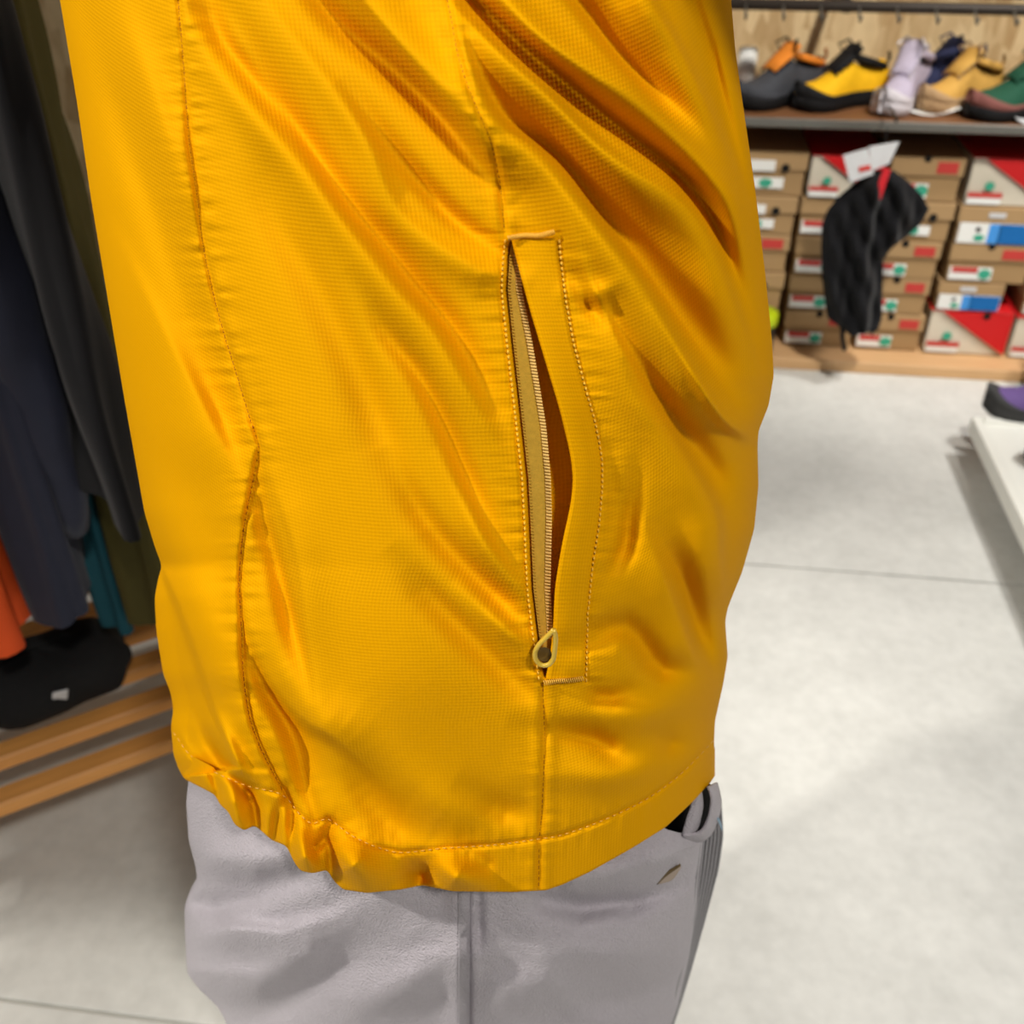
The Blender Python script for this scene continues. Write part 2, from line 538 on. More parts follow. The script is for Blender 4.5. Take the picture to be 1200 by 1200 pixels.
def shoe_box(kind, x0, x1, z0, z1, y, depth, label, rot=0.0):
    w, h = x1 - x0, z1 - z0
    b = thing('shoe_box', ((x0 + x1) / 2, y, z0), rot)
    tag(b, label, 'box', 'shoe boxes stacked under the shoe shelf')
    lidh = h * 0.42 if kind != 'red' else h * 0.30
    kb = M['white_card'] if kind == 'red' else M['kraft']
    kl = M['red_card'] if kind == 'red' else M['kraft_lid']
    new_obj('body', box_mesh('body', w - 0.008, depth - 0.008, h - 0.004, 0.001, 1, (0, depth / 2 + 0.002, h / 2)), b, kb)
    hw = w / 2
    if kind == 'red':
        # white front with the red diagonal half of the lid and side
        new_obj('lid', box_mesh('lid', w, depth, h * 0.02, 0.001, 1, (0, depth / 2, h * 0.985)), b, kl)
        prism('red_diagonal', [(-hw * 0.72, h * 0.97), (hw * 0.985, h * 0.97), (hw * 0.985, h * 0.05)], -0.0005, M['red_card'], b, 0.003)
        disc('finger_notch', hw * 0.34, h * 0.92, 0.010, -0.004, M['hole'], b)
        st = plate('label_sticker', -hw * 0.93, -hw * 0.15, h * 0.05, h * 0.20, -0.0006, M['sticker'], b)
        plate('red_stripe', -hw * 0.40, hw * 0.40, h * 0.09, h * 0.19, -0.001, M['red_print'], st).location = (0, -0.0012, h * 0.11)
        disc('teal_mark', -hw * 0.48, h * 0.42, h * 0.09, -0.0008, M['teal_print'], b, 10, 1.1)
        return b
    new_obj('lid', box_mesh('lid', w, depth, lidh, 0.0015, 1, (0, depth / 2, h - lidh / 2)), b, kl)
    yl = -0.0005
    if kind == 'hole':
        disc('finger_hole', hw * 0.45, h * 0.64, 0.0105, yl, M['hole'], b)
        plate('label_sticker', -hw * 0.92, hw * 0.18, h * 0.56, h * 0.80, yl, M['sticker'], b)
        s2 = plate('label_sticker', -hw * 0.92, hw * 0.45, h * 0.18, h * 0.42, yl + 0.002, M['sticker'], b)
        disc('teal_mark', hw * 0.22, 0, h * 0.10, -0.001, M['teal_print'], s2, 10, 1.5)
        plate('print_line', -0.02, 0.0, -0.004, 0.004, 0, M['ink'], s2).location = (-hw * 0.35, -0.0012, -h * 0.02)
    elif kind == 'patch':
        plate('red_patch', hw * 0.25, hw * 0.82, h * 0.66, h * 0.90, yl, M['red_print'], b)
        disc('finger_notch', -hw * 0.05, h * 0.97, 0.009, yl, M['hole'], b)
        s2 = plate('label_sticker', -hw * 0.92, hw * 0.12, h * 0.10, h * 0.42, yl + 0.002, M['sticker'], b)
        plate('red_stripe', -hw * 0.40, hw * 0.22, -0.007, 0.007, 0, M['red_print'], s2).location = (-hw * 0.15, -0.0012, h * 0.09)
        disc('teal_mark', hw * 0.34, 0, h * 0.13, -0.001, M['teal_print'], s2, 10, 1.2)
    elif kind == 'blue':
        s2 = plate('label_sticker', -hw * 0.92, hw * 0.96, h * 0.04, h * 0.58, yl + 0.001, M['sticker'], b)
        plate('blue_block', -hw * 0.45, hw * 0.45, -h * 0.26, h * 0.26, 0, M['blue_print'], s2).location = (hw * 0.47, -0.0012, 0)
        plate('light_blue_block', -hw * 0.14, hw * 0.14, -h * 0.26, h * 0.26, 0, M['lightblue_print'], s2).location = (-hw * 0.09, -0.0012, 0)
        disc('teal_mark', -hw * 0.42, -h * 0.12, h * 0.09, -0.001, M['teal_print'], s2, 10, 1.6)
        disc('dark_mark', -hw * 0.48, h * 0.10, h * 0.07, -0.001, M['ink'], s2, 10, 1.0)
        plate('grey_print', -0.02, 0.02, -0.006, 0.006, 0, M['tag_card'], b).location = (-hw * 0.1, -0.002, h * 0.8)
    return b


ZB = 0.033
YB = 2.64
boxes = [
    # first column (left, beside the yellow jacket)
    ('hole', 0.205, 0.395, 0.440, 0.553, 'kraft shoe box with white stickers, top left beside the yellow jacket'),
    ('hole', 0.195, 0.385, 0.340, 0.440, 'kraft shoe box with hole, second from top in the leftmost stack'),
    ('patch', 0.190, 0.382, 0.238, 0.340, 'kraft shoe box with red patch, third in the leftmost stack'),
    ('hole', 0.193, 0.385, 0.135, 0.238, 'kraft shoe box with hole just above the lime cap'),
    ('patch', 0.190, 0.382, ZB, 0.135, 'kraft shoe box at the bottom of the leftmost stack'),
    # second column (behind the hanging black shirt)
    ('red', 0.402, 0.580, 0.440, 0.548, 'red and white shoe box behind the hanging grey tags'),
    ('patch', 0.396, 0.580, 0.338, 0.440, 'kraft shoe box behind the shoulder of the hanging black shirt'),
    ('patch', 0.400, 0.582, 0.236, 0.338, 'kraft shoe box behind the middle of the hanging black shirt'),
    ('patch', 0.398, 0.580, 0.134, 0.236, 'kraft shoe box behind the lower hem of the hanging black shirt'),
    ('patch', 0.402, 0.585, ZB, 0.134, 'kraft shoe box at floor level below the hanging black shirt'),
    # third column
    ('patch', 0.592, 0.765, 0.440, 0.552, 'kraft shoe box right of the red tape, top of its stack'),
    ('hole', 0.588, 0.768, 0.338, 0.440, 'kraft shoe box with hole beside the sleeve of the black shirt'),
    ('patch', 0.586, 0.762, 0.238, 0.338, 'kraft shoe box with red patch, third in the stack right of the black shirt'),
    ('patch', 0.590, 0.758, 0.136, 0.238, 'kraft shoe box with red patch, fourth in the stack right of the black shirt'),
    ('patch', 0.594, 0.766, ZB, 0.136, 'kraft shoe box with red patch, bottom of the stack right of the black shirt'),
    # fourth column
    ('red', 0.782, 0.985, 0.436, 0.556, 'red and white shoe box on top of the right stack'),
    ('blue', 0.780, 0.982, 0.340, 0.436, 'kraft shoe box with blue label below the topmost red box'),
    ('patch', 0.785, 0.988, 0.236, 0.340, 'kraft shoe box with red patch between the two blue label boxes'),
    ('blue', 0.776, 0.940, 0.160, 0.236, 'shallow shoe box with blue label resting on a red box'),
    ('red', 0.775, 0.985, ZB, 0.160, 'red and white shoe box at the bottom of the right stack'),
    # fifth column, cut by the frame
    ('patch', 0.994, 1.18, 0.440, 0.550, 'kraft shoe box, top of the stack cut by the right frame edge'),
    ('patch', 0.992, 1.18, 0.340, 0.440, 'kraft shoe box, second in the stack cut by the right frame edge'),
    ('patch', 0.994, 1.18, 0.236, 0.340, 'kraft shoe box, third in the stack cut by the right frame edge'),
    ('patch', 0.996, 1.18, 0.152, 0.236, 'kraft shoe box just above the red box at the right frame edge'),
    ('red', 0.992, 1.20, ZB, 0.152, 'red and white shoe box at the right frame edge behind the pale post'),
]
for kd, x0, x1, z0, z1, lb in boxes:
    dx = random.uniform(-.002, .002)
    shoe_box(kd, x0 + dx, x1 + dx, z0 + 0.0005, z1 - 0.0005, YB + random.uniform(-.006, .004), 0.285, lb)

# ------------------------------------------------------------------ shoes
def shoe_parts(root, L, cols, laces=True, high=0.0, seed=0):
    """low trekking shoe, toe at +x, heel at -x, sole on z=0; cols: sole, rand, upper, collar, lace"""
    def prof(s):
        return np.interp(s, [0, .04, .12, .25, .4, .55, .7, .82, .92, .98, 1], [0.55, .72, .84, .86, .78, .84, .98, 1.0, .84, .52, .12]) * L * 0.165
    def cen(s):
        return np.interp(s, [0, .4, .7, 1], [0, -.004, .006, -.002])
    S = np.linspace(0, 1, 30)
    n = 20
    def loft(name, z0f, z1f, wf, m, pw=2.6, half=True):
        V = []
        for s in S:
            w = wf(s)
            z0, z1 = z0f(s), z1f(s)
            for k in range(n):
                a = math.pi * k / (n - 1)
                c, q = math.cos(a), math.sin(a)
                V.append(((s - .5) * L, cen(s) + w * np.sign(c) * abs(c) ** (2 / pw), z0 + (z1 - z0) * abs(q) ** (2 / pw)))
        F = [tuple(f) for f in grid_faces(len(S), n)]
        for r in range(len(S) - 1):
            F.append((r * n, r * n + n - 1, (r + 1) * n + n - 1, (r + 1) * n))
        F.append(tuple(range(n)))
        F.append(tuple(range((len(S) - 1) * n, len(S) * n)))
        return new_obj(name, mesh_np(name, V, F), root, m)
    toe = lambda s: 0.012 * max(0, (s - .75) / .25) ** 2
    loft('sole', toe, lambda s: 0.030 + toe(s) + .004 * (s < .3), lambda s: prof(s) * 1.05, cols['sole'], 9)
    top = lambda s: float(np.interp(s, [0, .06, .2, .33, .45, .6, .75, .88, .96, 1], [.075, .098 + high, .092 + high, .088 + high, .104 + high * .7, .088, .066, .056, .044, .03]))
    loft('upper', lambda s: 0.024 + toe(s), lambda s: top(s) + toe(s), lambda s: prof(s) * 0.97, cols['upper'], 2.3)
    rd = loft('rand', lambda s: 0.024 + toe(s), lambda s: (0.040 + .018 * max(0, (s - .72) / .28)) + toe(s), lambda s: prof(s) * 1.02 if s < .98 else prof(s) * 1.3, cols['rand'], 5)
    # collar ring and dark opening
    ring = [((-.5 + .23 + .17 * math.cos(a)) * L, .031 * math.sin(a), .094 + high + .014 * (math.cos(a) + .1)) for a in np.linspace(0, 2 * math.pi, 25)]
    tube('collar', ring, .0085, cols['collar'], root, 8)
    V = [(r[0], r[1], r[2] - .004) for r in ring[:-1]] + [((-.27) * L, 0, .07 + high)]
    new_obj('opening', mesh_np('opening', V, [(k, (k + 1) % 24, 24) for k in range(24)]), root, M['hole'])
    # tongue
    tg = []
    for s, z, w in ((.66, .080, .022), (.56, .098, .024), (.46, .116 + high * .8, .026), (.40, .132 + high, .025)):
        for u in (-1, -.5, 0, .5, 1):
            tg.append(((s - .5) * L, w * u, z + .004 - .006 * u * u))
    T = new_obj('tongue', mesh_np('tongue', tg, [tuple(f) for f in grid_faces(4, 5)]), root, cols['tongue'])
    md = T.modifiers.new('thick', 'SOLIDIFY')
    md.thickness = .006
    if laces:
        J = Join()
        for q, s in enumerate((.44, .49, .54, .59, .64)):
            z = float(np.interp(s, [.44, .64], [.122 + high * .7, .088]))
            V, F = tube_verts([((s - .5) * L + .006, -.027, z - .012), ((s - .5) * L, -.013, z), ((s - .5) * L - .003, 0, z + .003), ((s - .5) * L, .013, z), ((s - .5) * L + .006, .027, z - .012)], .0032, 6)
            J.add(V, F)
        for sg in (-1, 1):
            V, F = tube_verts([((.42 - .5) * L, 0, .130 + high * .7), ((.44 - .5) * L, sg * .018, .146 + high * .7), ((.50 - .5) * L, sg * .034, .134 + high * .6), ((.47 - .5) * L, sg * .026, .118 + high * .6)], .003, 6)
            J.add(V, F)
        J.obj('laces', cols['lace'], root)
    # pull loop at heel
    tube('heel_loop', [(-.485 * L, 0, .085 + high), (-.515 * L, 0, .098 + high), (-.49 * L, 0, .112 + high)], .004, cols['collar'], root, 6)


def shoe(px, py, rz, L, cols, label, yoff=0.0, high=0.0, laces=True, z=0.6455, grp='trail shoes displayed on the wall shelf', world=None):
    c = world if world is not None else on_z(px, py, z)
    r = thing('trail_shoe', (c[0], c[1], z), rz)
    tag(r, label, 'shoe', grp)
    shoe_parts(r, L, {k: M['s_' + v] for k, v in cols.items()}, laces, high)
    return r


D = math.radians
shoe(0, 0, D(218), 0.275, dict(sole='black', rand='graphite', upper='graphite', collar='orange', lace='black', tongue='orange'),
     'graphite trail shoe with orange collar, leftmost on the shelf', world=(0.310, 2.72, 0))
shoe(0, 0, D(212), 0.265, dict(sole='black', rand='black', upper='yellow', collar='black', lace='black', tongue='black'),
     'yellow approach shoe with black laces and black sole on the shelf', world=(0.455, 2.715, 0))
shoe(0, 0, D(240), 0.25, dict(sole='pale', rand='pale', upper='lilac', collar='lilac', lace='pale', tongue='lilac'),
     'lilac and white sneaker between the yellow and the tan shoe', world=(0.600, 2.715, 0), high=0.012)
shoe(0, 0, D(215), 0.26, dict(sole='charcoal', rand='graphite', upper='navy', collar='navy', lace='navy', tongue='navy'),
     'navy shoe standing behind the tan shoe', world=(0.715, 2.83, 0))
shoe(0, 0, D(212), 0.238, dict(sole='sand', rand='sand', upper='tan', collar='tan', lace='sand', tongue='tan'),
     'tan suede shoe between the navy and the green shoe', world=(0.735, 2.72, 0))
shoe(0, 0, D(206), 0.30, dict(sole='black', rand='maroon', upper='green', collar='green', lace='green', tongue='green'),
     'dark green shoe with maroon rand and black sole, rightmost on the shelf', world=(0.868, 2.68, 0))

# small things on the shelf
def card(name, c, w, d, rz, m, label, cat, tilt=0.0):
    V = []
    n = 8
    for i in range(n):
        for j in range(5):
            u, v = i / (n - 1) - .5, j / 4 - .5
            V.append((u * w, v * d, .004 + .008 * (u + .1) ** 2 * 4 * tilt + .003 * math.sin(u * 5 + v * 3)))
    ob = new_obj(name, mesh_np(name, V, [tuple(f) for f in grid_faces(n, 5)]), None, m)
    md = ob.modifiers.new('thick', 'SOLIDIFY')
    md.thickness = .002
    ob.location = c
    ob.rotation_euler = (0, 0, rz)
    return tag(ob, label, cat)


c = on_z(1092, 134, .646)
card('price_card', (c[0], c[1], .647), .12, .03, D(5), M['sticker'], 'white paper price card lying on the shelf below the tan shoe', 'card', 1.0)
c = on_z(1196, 146, .646)
card('small_tag', (c[0] + .02, c[1] + .012, .647), .06, .025, D(-12), M['tag_card'], 'crumpled white tag at the shelf edge under the green shoe', 'tag', 1.6)
# white roll at the left end of the shelf
bm = bmesh.new()
bmesh.ops.create_cone(bm, cap_ends=True, segments=24, radius1=.026, radius2=.024, depth=.10)
bmesh.ops.bevel(bm, geom=[e for e in bm.edges if len(e.link_faces) == 2 and e.calc_face_angle() > .8], offset=.004, segments=2, affect='EDGES')
me = bpy.data.meshes.new('white_canister')
bm.to_mesh(me)
bm.free()
me.polygons.foreach_set('use_smooth', [True] * len(me.polygons))
rl = new_obj('white_canister', me, None, M['sticker'])
rl.location = (0.235, 2.86, .6955)
tag(rl, 'small white canister on the shelf next to the graphite shoe', 'canister')

# ------------------------------------------------------------------ hanging black shirt with tags
def P2(x, y, Y):
    return on_y(x, y, Y)


YG = 2.48
root_p = on_y(1036, 190, YG)
bt = thing('black_shirt', tuple(root_p))
tag(bt, 'black short sleeved shirt hanging by its tags in front of the shoe boxes', 'shirt')
left = [(200, 1022), (212, 1005), (228, 985), (245, 970), (262, 963), (290, 962), (320, 963), (350, 966), (372, 969), (384, 985)]
right = [(200, 1048), (212, 1064), (228, 1080), (245, 1089), (262, 1080), (278, 1062), (292, 1044), (305, 1035), (345, 1034), (372, 1034), (384, 1030)]
rows = np.linspace(200, 385, 50)
nc = 40
V = []
for y in rows:
    l = np.interp(y, [q[0] for q in left], [q[1] for q in left])
    r = np.interp(y, [q[0] for q in right], [q[1] for q in right])
    for side in (0, 1):
        for k in range(nc):
            t = k / (nc - 1) * 2 - 1
            if side:
                t = -t
            x = (l + r) / 2 + t * (r - l) / 2
            p = on_y(x, y, YG)
            th = (1 - abs(t) ** 3) * (.030 if not side else .022) * min(1, (y - 196) / 12)
            fold = .011 * math.sin(x * .16 + y * .012 + math.sin(y * .05)) + .009 * math.sin(x * .24 - y * .11) + .005 * math.sin(x * .41 + y * .07) + .010 * math.exp(-((x - 1018 + (y - 250) * .08) / 7) ** 2)
            dy = -(th + fold * (1 - abs(t) ** 4)) if not side else th
            V.append((p[0] - root_p[0], p[1] + dy - root_p[1], p[2] - root_p[2]))
F = [tuple(f) for f in grid_faces(len(rows), nc * 2, True)]
F.append(tuple(range(2 * nc)))
F.append(tuple(range((len(rows) - 1) * 2 * nc, len(rows) * 2 * nc)))
new_obj('cloth_body', mesh_np('cloth_body', V, F), bt, M['black_cloth'])
def loc_pts(pts, Y):
    return [tuple(on_y(x, y, Y) - root_p) for x, y in pts]
def quad_card(name, pts, Y, m, parent, th=.002):
    P = loc_pts(pts, Y)
    V = P + [(p[0], p[1] + th, p[2]) for p in P]
    F = [(0, 1, 2, 3), (7, 6, 5, 4)] + [(k, k + 4, (k + 1) % 4 + 4, (k + 1) % 4) for k in range(4)]
    return new_obj(name, mesh_np(name, V, F, False), parent, m)
g1 = quad_card('swing_tag', [(988, 182), (1017, 174), (1024, 204), (996, 214)], YG - .035, M['tag_card'], bt)
quad_card('red_print', [(1006, 196), (1020, 193), (1021, 199), (1007, 202)], YG - .0365, M['red_print'], g1, .001)
quad_card('swing_tag', [(1018, 172), (1054, 166), (1042, 192), (1022, 200)], YG - .030, M['tag_card'], bt)
quad_card('red_tape', [(1036, 196), (1044, 199), (1032, 234), (1024, 230)], YG - .046, M['tag_red'], bt)
tube('hanging_cord', loc_pts([(1040, 150), (1037, 168), (1036, 200)], YG - .02), .0015, M['black_cloth'], bt, 6)
tube('drawcord', loc_pts([(988, 380), (987, 395), (990, 410)], YG - .01), .006, M['black_cloth'], bt, 6)
tube('drawcord', loc_pts([(1020, 380), (1022, 392)], YG - .01), .004, M['black_cloth'], bt, 6)
# bracket holding it from the shelf edge
tube('hook_arm', [(root_p[0] * 0 + .004, .10, .10), (.004, .03, .105), (.004, -.02, .095), (.004, -.024, .105)], .003, M['dark_steel'], bt, 6)

# lime capped black bottle on the plinth
bp_ = thing('bottle', (0.335, 2.585, .0325))
tag(bp_, 'black bottle with lime green cap standing before the leftmost boxes', 'bottle')
def lathe(name, prof, m, parent, n=24):
    V = []
    for r, z in prof:
        for k in range(n):
            a = 2 * math.pi * k / n
            V.append((r * math.cos(a), r * math.sin(a), z))
    F = [tuple(f) for f in grid_faces(len(prof), n, True)]
    F.append(tuple(range(n)))
    F.append(tuple(range((len(prof) - 1) * n, len(prof) * n))[::-1])
    return new_obj(name, mesh_np(name, V, F), parent, m)
lathe('bottle_body', [(.034, 0), (.037, .004), (.037, .08), (.035, .088)], M['black_plastic'], bp_)
lathe('cap', [(.038, .086), (.040, .089), (.040, .115), (.036, .122), (.01, .124)], M['lime'], bp_)

# ------------------------------------------------------------------ white display platform at right
PX = 0.775
cz = 0.115
pf = thing('display_platform', (PX, 0, 0))
tag(pf, 'low white lacquered display platform with raised rim at the right', 'platform')
PY1 = float(on_z(1133, 487, cz)[1])
PL = PY1 + 1.2
new_obj('top_board', box_mesh('top_board', 1.4, PL, .030, .003, 2, (.70, PY1 - PL / 2, cz - .023)), pf, M['white_lacquer'])
new_obj('rim', box_mesh('rim', .022, PL, .040, .004, 2, (.010, PY1 - PL / 2, cz - .020)), pf, M['white_lacquer'])
new_obj('rim', box_mesh('rim', 1.376, .022, .040, .004, 2, (.711, PY1 - .011, cz - .020)), pf, M['white_lacquer'])
new_obj('recessed_base', box_mesh('recessed_base', 1.30, PL - .14, cz - .038, .002, 1, (.75, PY1 - PL / 2, (cz - .038) / 2)), pf, M['shade_base'])
GP = 'shoes set out on the white platform'
c = on_z(1192, 486, cz - .008)
shoe(0, 0, D(172), .27, dict(sole='charcoal', rand='charcoal', upper='purple', collar='purple', lace='purple', tongue='purple'),
     'purple shoe with charcoal sole on the corner of the white platform', world=(c[0] + .055, c[1] - .01, 0), z=cz - .0065, grp=GP)
c = on_z(1200, 545, cz - .008)
shoe(0, 0, D(176), .26, dict(sole='black', rand='black', upper='black', collar='graphite', lace='black', tongue='graphite'),
     'black shoe whose toe enters at the right edge, on the white platform', world=(c[0] + .128, c[1], 0), z=cz - .0065, grp=GP)
# pale post at the right edge
c = on_z(1194, 452, 0)
pp = thing('display_post', (c[0] + .03, c[1] - .04, 0))
tag(pp, 'pale green acrylic display post between the platform and the boxes', 'post')
new_obj('post_panel', box_mesh('post_panel', .06, .012, .20, .003, 2, (.0, 0, .110)), pp, M['pale_green'])
new_obj('post_foot', box_mesh('post_foot', .09, .05, .012, .002, 1, (0, 0, .0062)), pp, M['pale_green'])

# ================================================================== CLOTHES RACK AND BENCH AT LEFT
RA = math.atan2(.134, .176)
RU = np.array([math.cos(RA), math.sin(RA), 0])        # along the slats and rail
RN = np.array([-math.sin(RA), math.cos(RA), 0])       # away from the viewer, across the slats
bz = 0.20
bo = RN * 1.087 + RU * 0.05
bench = thing('slatted_bench', (bo[0], bo[1], 0), RA)
tag(bench, 'low bench of orange brown wooden slats under the hanging jackets', 'bench')
slat_me = box_mesh('slat', 1.9, .034, .024, .003, 1)
slat_me.materials.append(M['wood_slat'])
for k in range(8):
    s = new_obj('slat', slat_me, bench)
    s.location = (-.85, .012 + k * .083, bz - .012)
for x in (-1.4, -.35):
    new_obj('crossbar', box_mesh('crossbar', .035, .64, .030, .002, 1, (x, .305, bz - .039)), bench, M['dark_steel'])
    for y in (.02, .59):
        new_obj('leg', box_mesh('leg', .035, .03, bz - .054, .002, 1, (x, y, (bz - .054) / 2)), bench, M['dark_steel'])

# rail above (carries the hangers)
rail_h = 1.52
GARM_W = .46
rail_q = 1.087 + .20
rk = thing('clothes_rail', tuple(RN * (rail_q + .1) + RU * .05))
rk.rotation_euler = (0, 0, RA)
tag(rk, 'dark steel clothes rail holding the row of jackets over the bench', 'rail')
tube('rail_tube', [(-1.9, 0, rail_h), (-.9, 0, rail_h), (.25, 0, rail_h)], .0125, M['dark_steel'], rk, 12)
for x in (-1.85, .22):
    tube('upright', [(x, 0, .0), (x, 0, .7), (x, 0, rail_h)], .014, M['dark_steel'], rk, 10)
    tube('foot_bar', [(x, -.22, .014), (x, 0, .014), (x, .22, .014)], .014, M['dark_steel'], rk, 10)


def garment(name, u, q, hem, m, label, width=.46, thick=.045, seed=1, sleeve=True, sleeve_len=.62, cat='jacket', sdz=0.0, sr=.055, sq=-.01, su=-.03):
    """garment on a hanger, hanging edge-on from the rail: width runs across the rail"""
    o0 = RU * u + RN * q
    g = thing(name, (o0[0], o0[1], 0), RA)
    tag(g, label, cat, 'garments hanging on the rail at left')
    top = rail_h - .07
    nr, nc_ = 48, 64
    V = []
    for i in range(nr):
        v = i / (nr - 1)
        z = top + (hem - top) * v
        sh = min(1, v * 5)
        w = width / 2 * (.25 + .75 * math.sqrt(sh))
        tk = thick * (.45 + .55 * min(1, v * 3)) * (1 + .25 * v)
        for k in range(nc_):
            a = 2 * math.pi * k / nc_
            ca, sa = math.cos(a), math.sin(a)
            fold = .011 * math.sin(3 * a + seed * 2 + v * 2.5) + .009 * math.sin(7 * a + seed + v * 5 + math.sin(v * 9 + seed)) + .006 * math.sin(13 * a - seed - v * 9 + 1.5 * math.sin(v * 7))
            x = (tk + fold * (.4 + v)) * np.sign(sa) * abs(sa) ** .8
            y = (w + .5 * fold) * np.sign(ca) * abs(ca) ** .8
            zz = z + (.012 * math.sin(2 * a + seed) if i == nr - 1 else 0) - (0.03 * (abs(ca)) * (1 - sh))
            V.append((x, y, zz))
    F = [tuple(f) for f in grid_faces(nr, nc_, True)]
    F.append(tuple(range(nc_)))
    new_obj('garment_body', mesh_np('garment_body', V, F), g, m)
    if sleeve:
        V = []
        nr2 = 36
        for i in range(nr2):
            v = i / (nr2 - 1)
            z = top - .05 - sleeve_len * v
            cy = -width / 2 + .06 + sq * v - .02 * math.sin(v * 3)
            cx = su * math.sin(v * 2.0)
            r = sr * (1.0 - .25 * v) * (.6 + .4 * min(1, v * 6)) * (1 if v < .97 else .9)
            for k in range(24):
                a = 2 * math.pi * k / 24
                f = 1 + .10 * math.sin(3 * a + v * 9 + seed) + .06 * math.sin(v * 40 + math.cos(a) * 2)
                V.append((cx + r * .7 * f * math.cos(a), cy + r * 1.1 * f * math.sin(a), z))
        F = [tuple(f) for f in grid_faces(nr2, 24, True)]
        F.append(tuple(range(24)))
        F.append(tuple(range((nr2 - 1) * 24, nr2 * 24))[::-1])
        new_obj('sleeve', mesh_np('sleeve', V, F), g, m)
    tube('hanger', [(0, -.16, top - .02), (0, -.02, top + .03), (0, 0, rail_h + .016), (0, .018, rail_h + .006)], .0035, M['dark_steel'], g, 6)
    return g


def uq(px, py, z):
    p = on_z(px, py, z)
    return float(p @ RU), float(p @ RN)


RQ = rail_q + .1
def hang(name, px, py, hem, m, label, **kw):
    u, q = uq(px, py, hem)
    w = 2 * (RQ - q)
    return garment(name, u, RQ, hem, m, label, width=max(.3, w), **kw)


hang('orange_jacket', 10, 772, .40, M['orange_cloth'], 'bright orange jacket hanging nearest at the left frame edge', seed=1, thick=.035, sleeve=False)
hang('navy_jacket', 92, 732, .44, M['navy_cloth'], 'navy blue jacket with sleeve in the middle of the rail', seed=3, thick=.034, sleeve_len=.84, su=.03)
garment('black_jacket', .085, RQ, .62, M['black_cloth'], 'black jacket hanging between the navy and the teal one, reaching furthest out', width=2 * (RQ - .98), seed=5, thick=.028, sleeve=False)
hang('teal_jacket', 150, 745, .32, M['teal_cloth'], 'dark teal jacket hanging behind the black one', seed=7, thick=.022, sleeve=False)
hang('olive_jacket', 196, 735, .37, M['olive_cloth'], 'olive green jacket at the far end of the rail beside the yellow sleeve', seed=9, thick=.028, sleeve=False)

# black mesh bag on the slats with a white woven tag
c = on_z(45, 792, .26)
bag = thing('mesh_bag', (c[0], c[1] + .02, bz), RA)
tag(bag, 'black mesh bag with small white tag lying on the bench slats', 'bag')
V = []
for i in range(24):
    v = i / 23
    a1 = -math.pi / 2 + math.pi * v
    for k in range(40):
        a = 2 * math.pi * k / 40
        r = math.cos(a1) ** .6 if math.cos(a1) > 0 else 0
        f = (1 + .07 * math.sin(3 * a + 1) + .06 * math.sin(5 * a - 4 * v) + .03 * math.sin(9 * a + 7 * v)) / max(abs(math.cos(a)), abs(math.sin(a))) ** .45
        V.append((.110 * r * f * math.cos(a), .070 * r * f * math.sin(a), .002 + .045 * (1 + math.sin(a1)) * (1 + .05 * math.sin(2 * a))))
new_obj('bag_body', mesh_np('bag_body', V, [tuple(f) for f in grid_faces(24, 40, True)]), bag, M['black_mesh'])
tg_ = new_obj('woven_tag', box_mesh('woven_tag', .020, .003, .030, .0008, 1), bag, M['tag_card'])
tg_.location = (.006, -.072, .058)
tg_.rotation_euler = (.35, .2, .1)
tube('carry_strap', [(-.09, -.02, .07), (-.05, 0, .096), (.03, .01, .098), (.08, .01, .07)], .006, M['black_mesh'], bag, 6)

# ================================================================== PERSON
# measured in the photograph's pixel frame, then carried to real distance and size on a closed torso
def itp(pairs):
    a = np.array(pairs, float)
    return lambda v: np.interp(v, a[:, 0], a[:, 1])


def smooth_itp(pairs, k=9):
    a = np.array(pairs, float)
    yy = np.arange(a[0, 0], a[-1, 0] + 1, 2.0)
    xx = np.interp(yy, a[:, 0], a[:, 1])
    pad = np.pad(xx, k, mode='edge')
    ker = np.hanning(2 * k + 3)[1:-1]
    ker /= ker.sum()
    xx = np.convolve(pad, ker, 'valid')
    return lambda v: np.interp(v, yy, xx)


JL = smooth_itp([(-820, -70), (-300, 15), (0, 70), (120, 90), (230, 106), (350, 126), (470, 146), (560, 162), (600, 169), (640, 181), (664, 190), (674, 186), (700, 181), (740, 183), (790, 191), (812, 200), (832, 203), (850, 200), (885, 203), (912, 214), (1100, 230)], 5)
JR = smooth_itp([(-820, 960), (-300, 870), (0, 857), (60, 862), (130, 872), (220, 885), (320, 897), (400, 905), (440, 907), (475, 901), (505, 889), (522, 888), (570, 889), (620, 884), (670, 870), (712, 853), (728, 850), (770, 853), (800, 848), (845, 838), (870, 837), (905, 838), (1100, 838)], 4)
JD = itp([(-820, .475), (-300, .45), (0, .43), (300, .40), (500, .38), (800, .352), (1045, .332), (1300, .325)])
JB = itp([(-820, .13), (0, .135), (600, .12), (900, .10), (1100, .095)])
HEM = smooth_itp([(150, 880), (203, 886), (215, 911), (235, 921), (252, 930), (258, 942), (268, 950), (274, 964), (286, 972), (298, 966), (306, 972), (318, 983), (336, 990), (344, 1008), (352, 1019), (366, 1022), (384, 1018), (390, 1030), (402, 1041), (430, 1045), (470, 1041), (495, 1036), (530, 1043), (600, 1044), (640, 1042), (660, 1035), (690, 1021), (740, 993), (780, 968), (812, 938), (834, 914), (838, 906), (900, 880)], 2)


def j_base(px, py):
    l, r = JL(py), JR(py)
    t = np.clip((px - l) / (r - l) * 2 - 1, -1, 1)
    return JD(py) + JB(py) * (1 - np.sqrt(np.maximum(0, 1 - np.abs(t) ** 3.0))), t


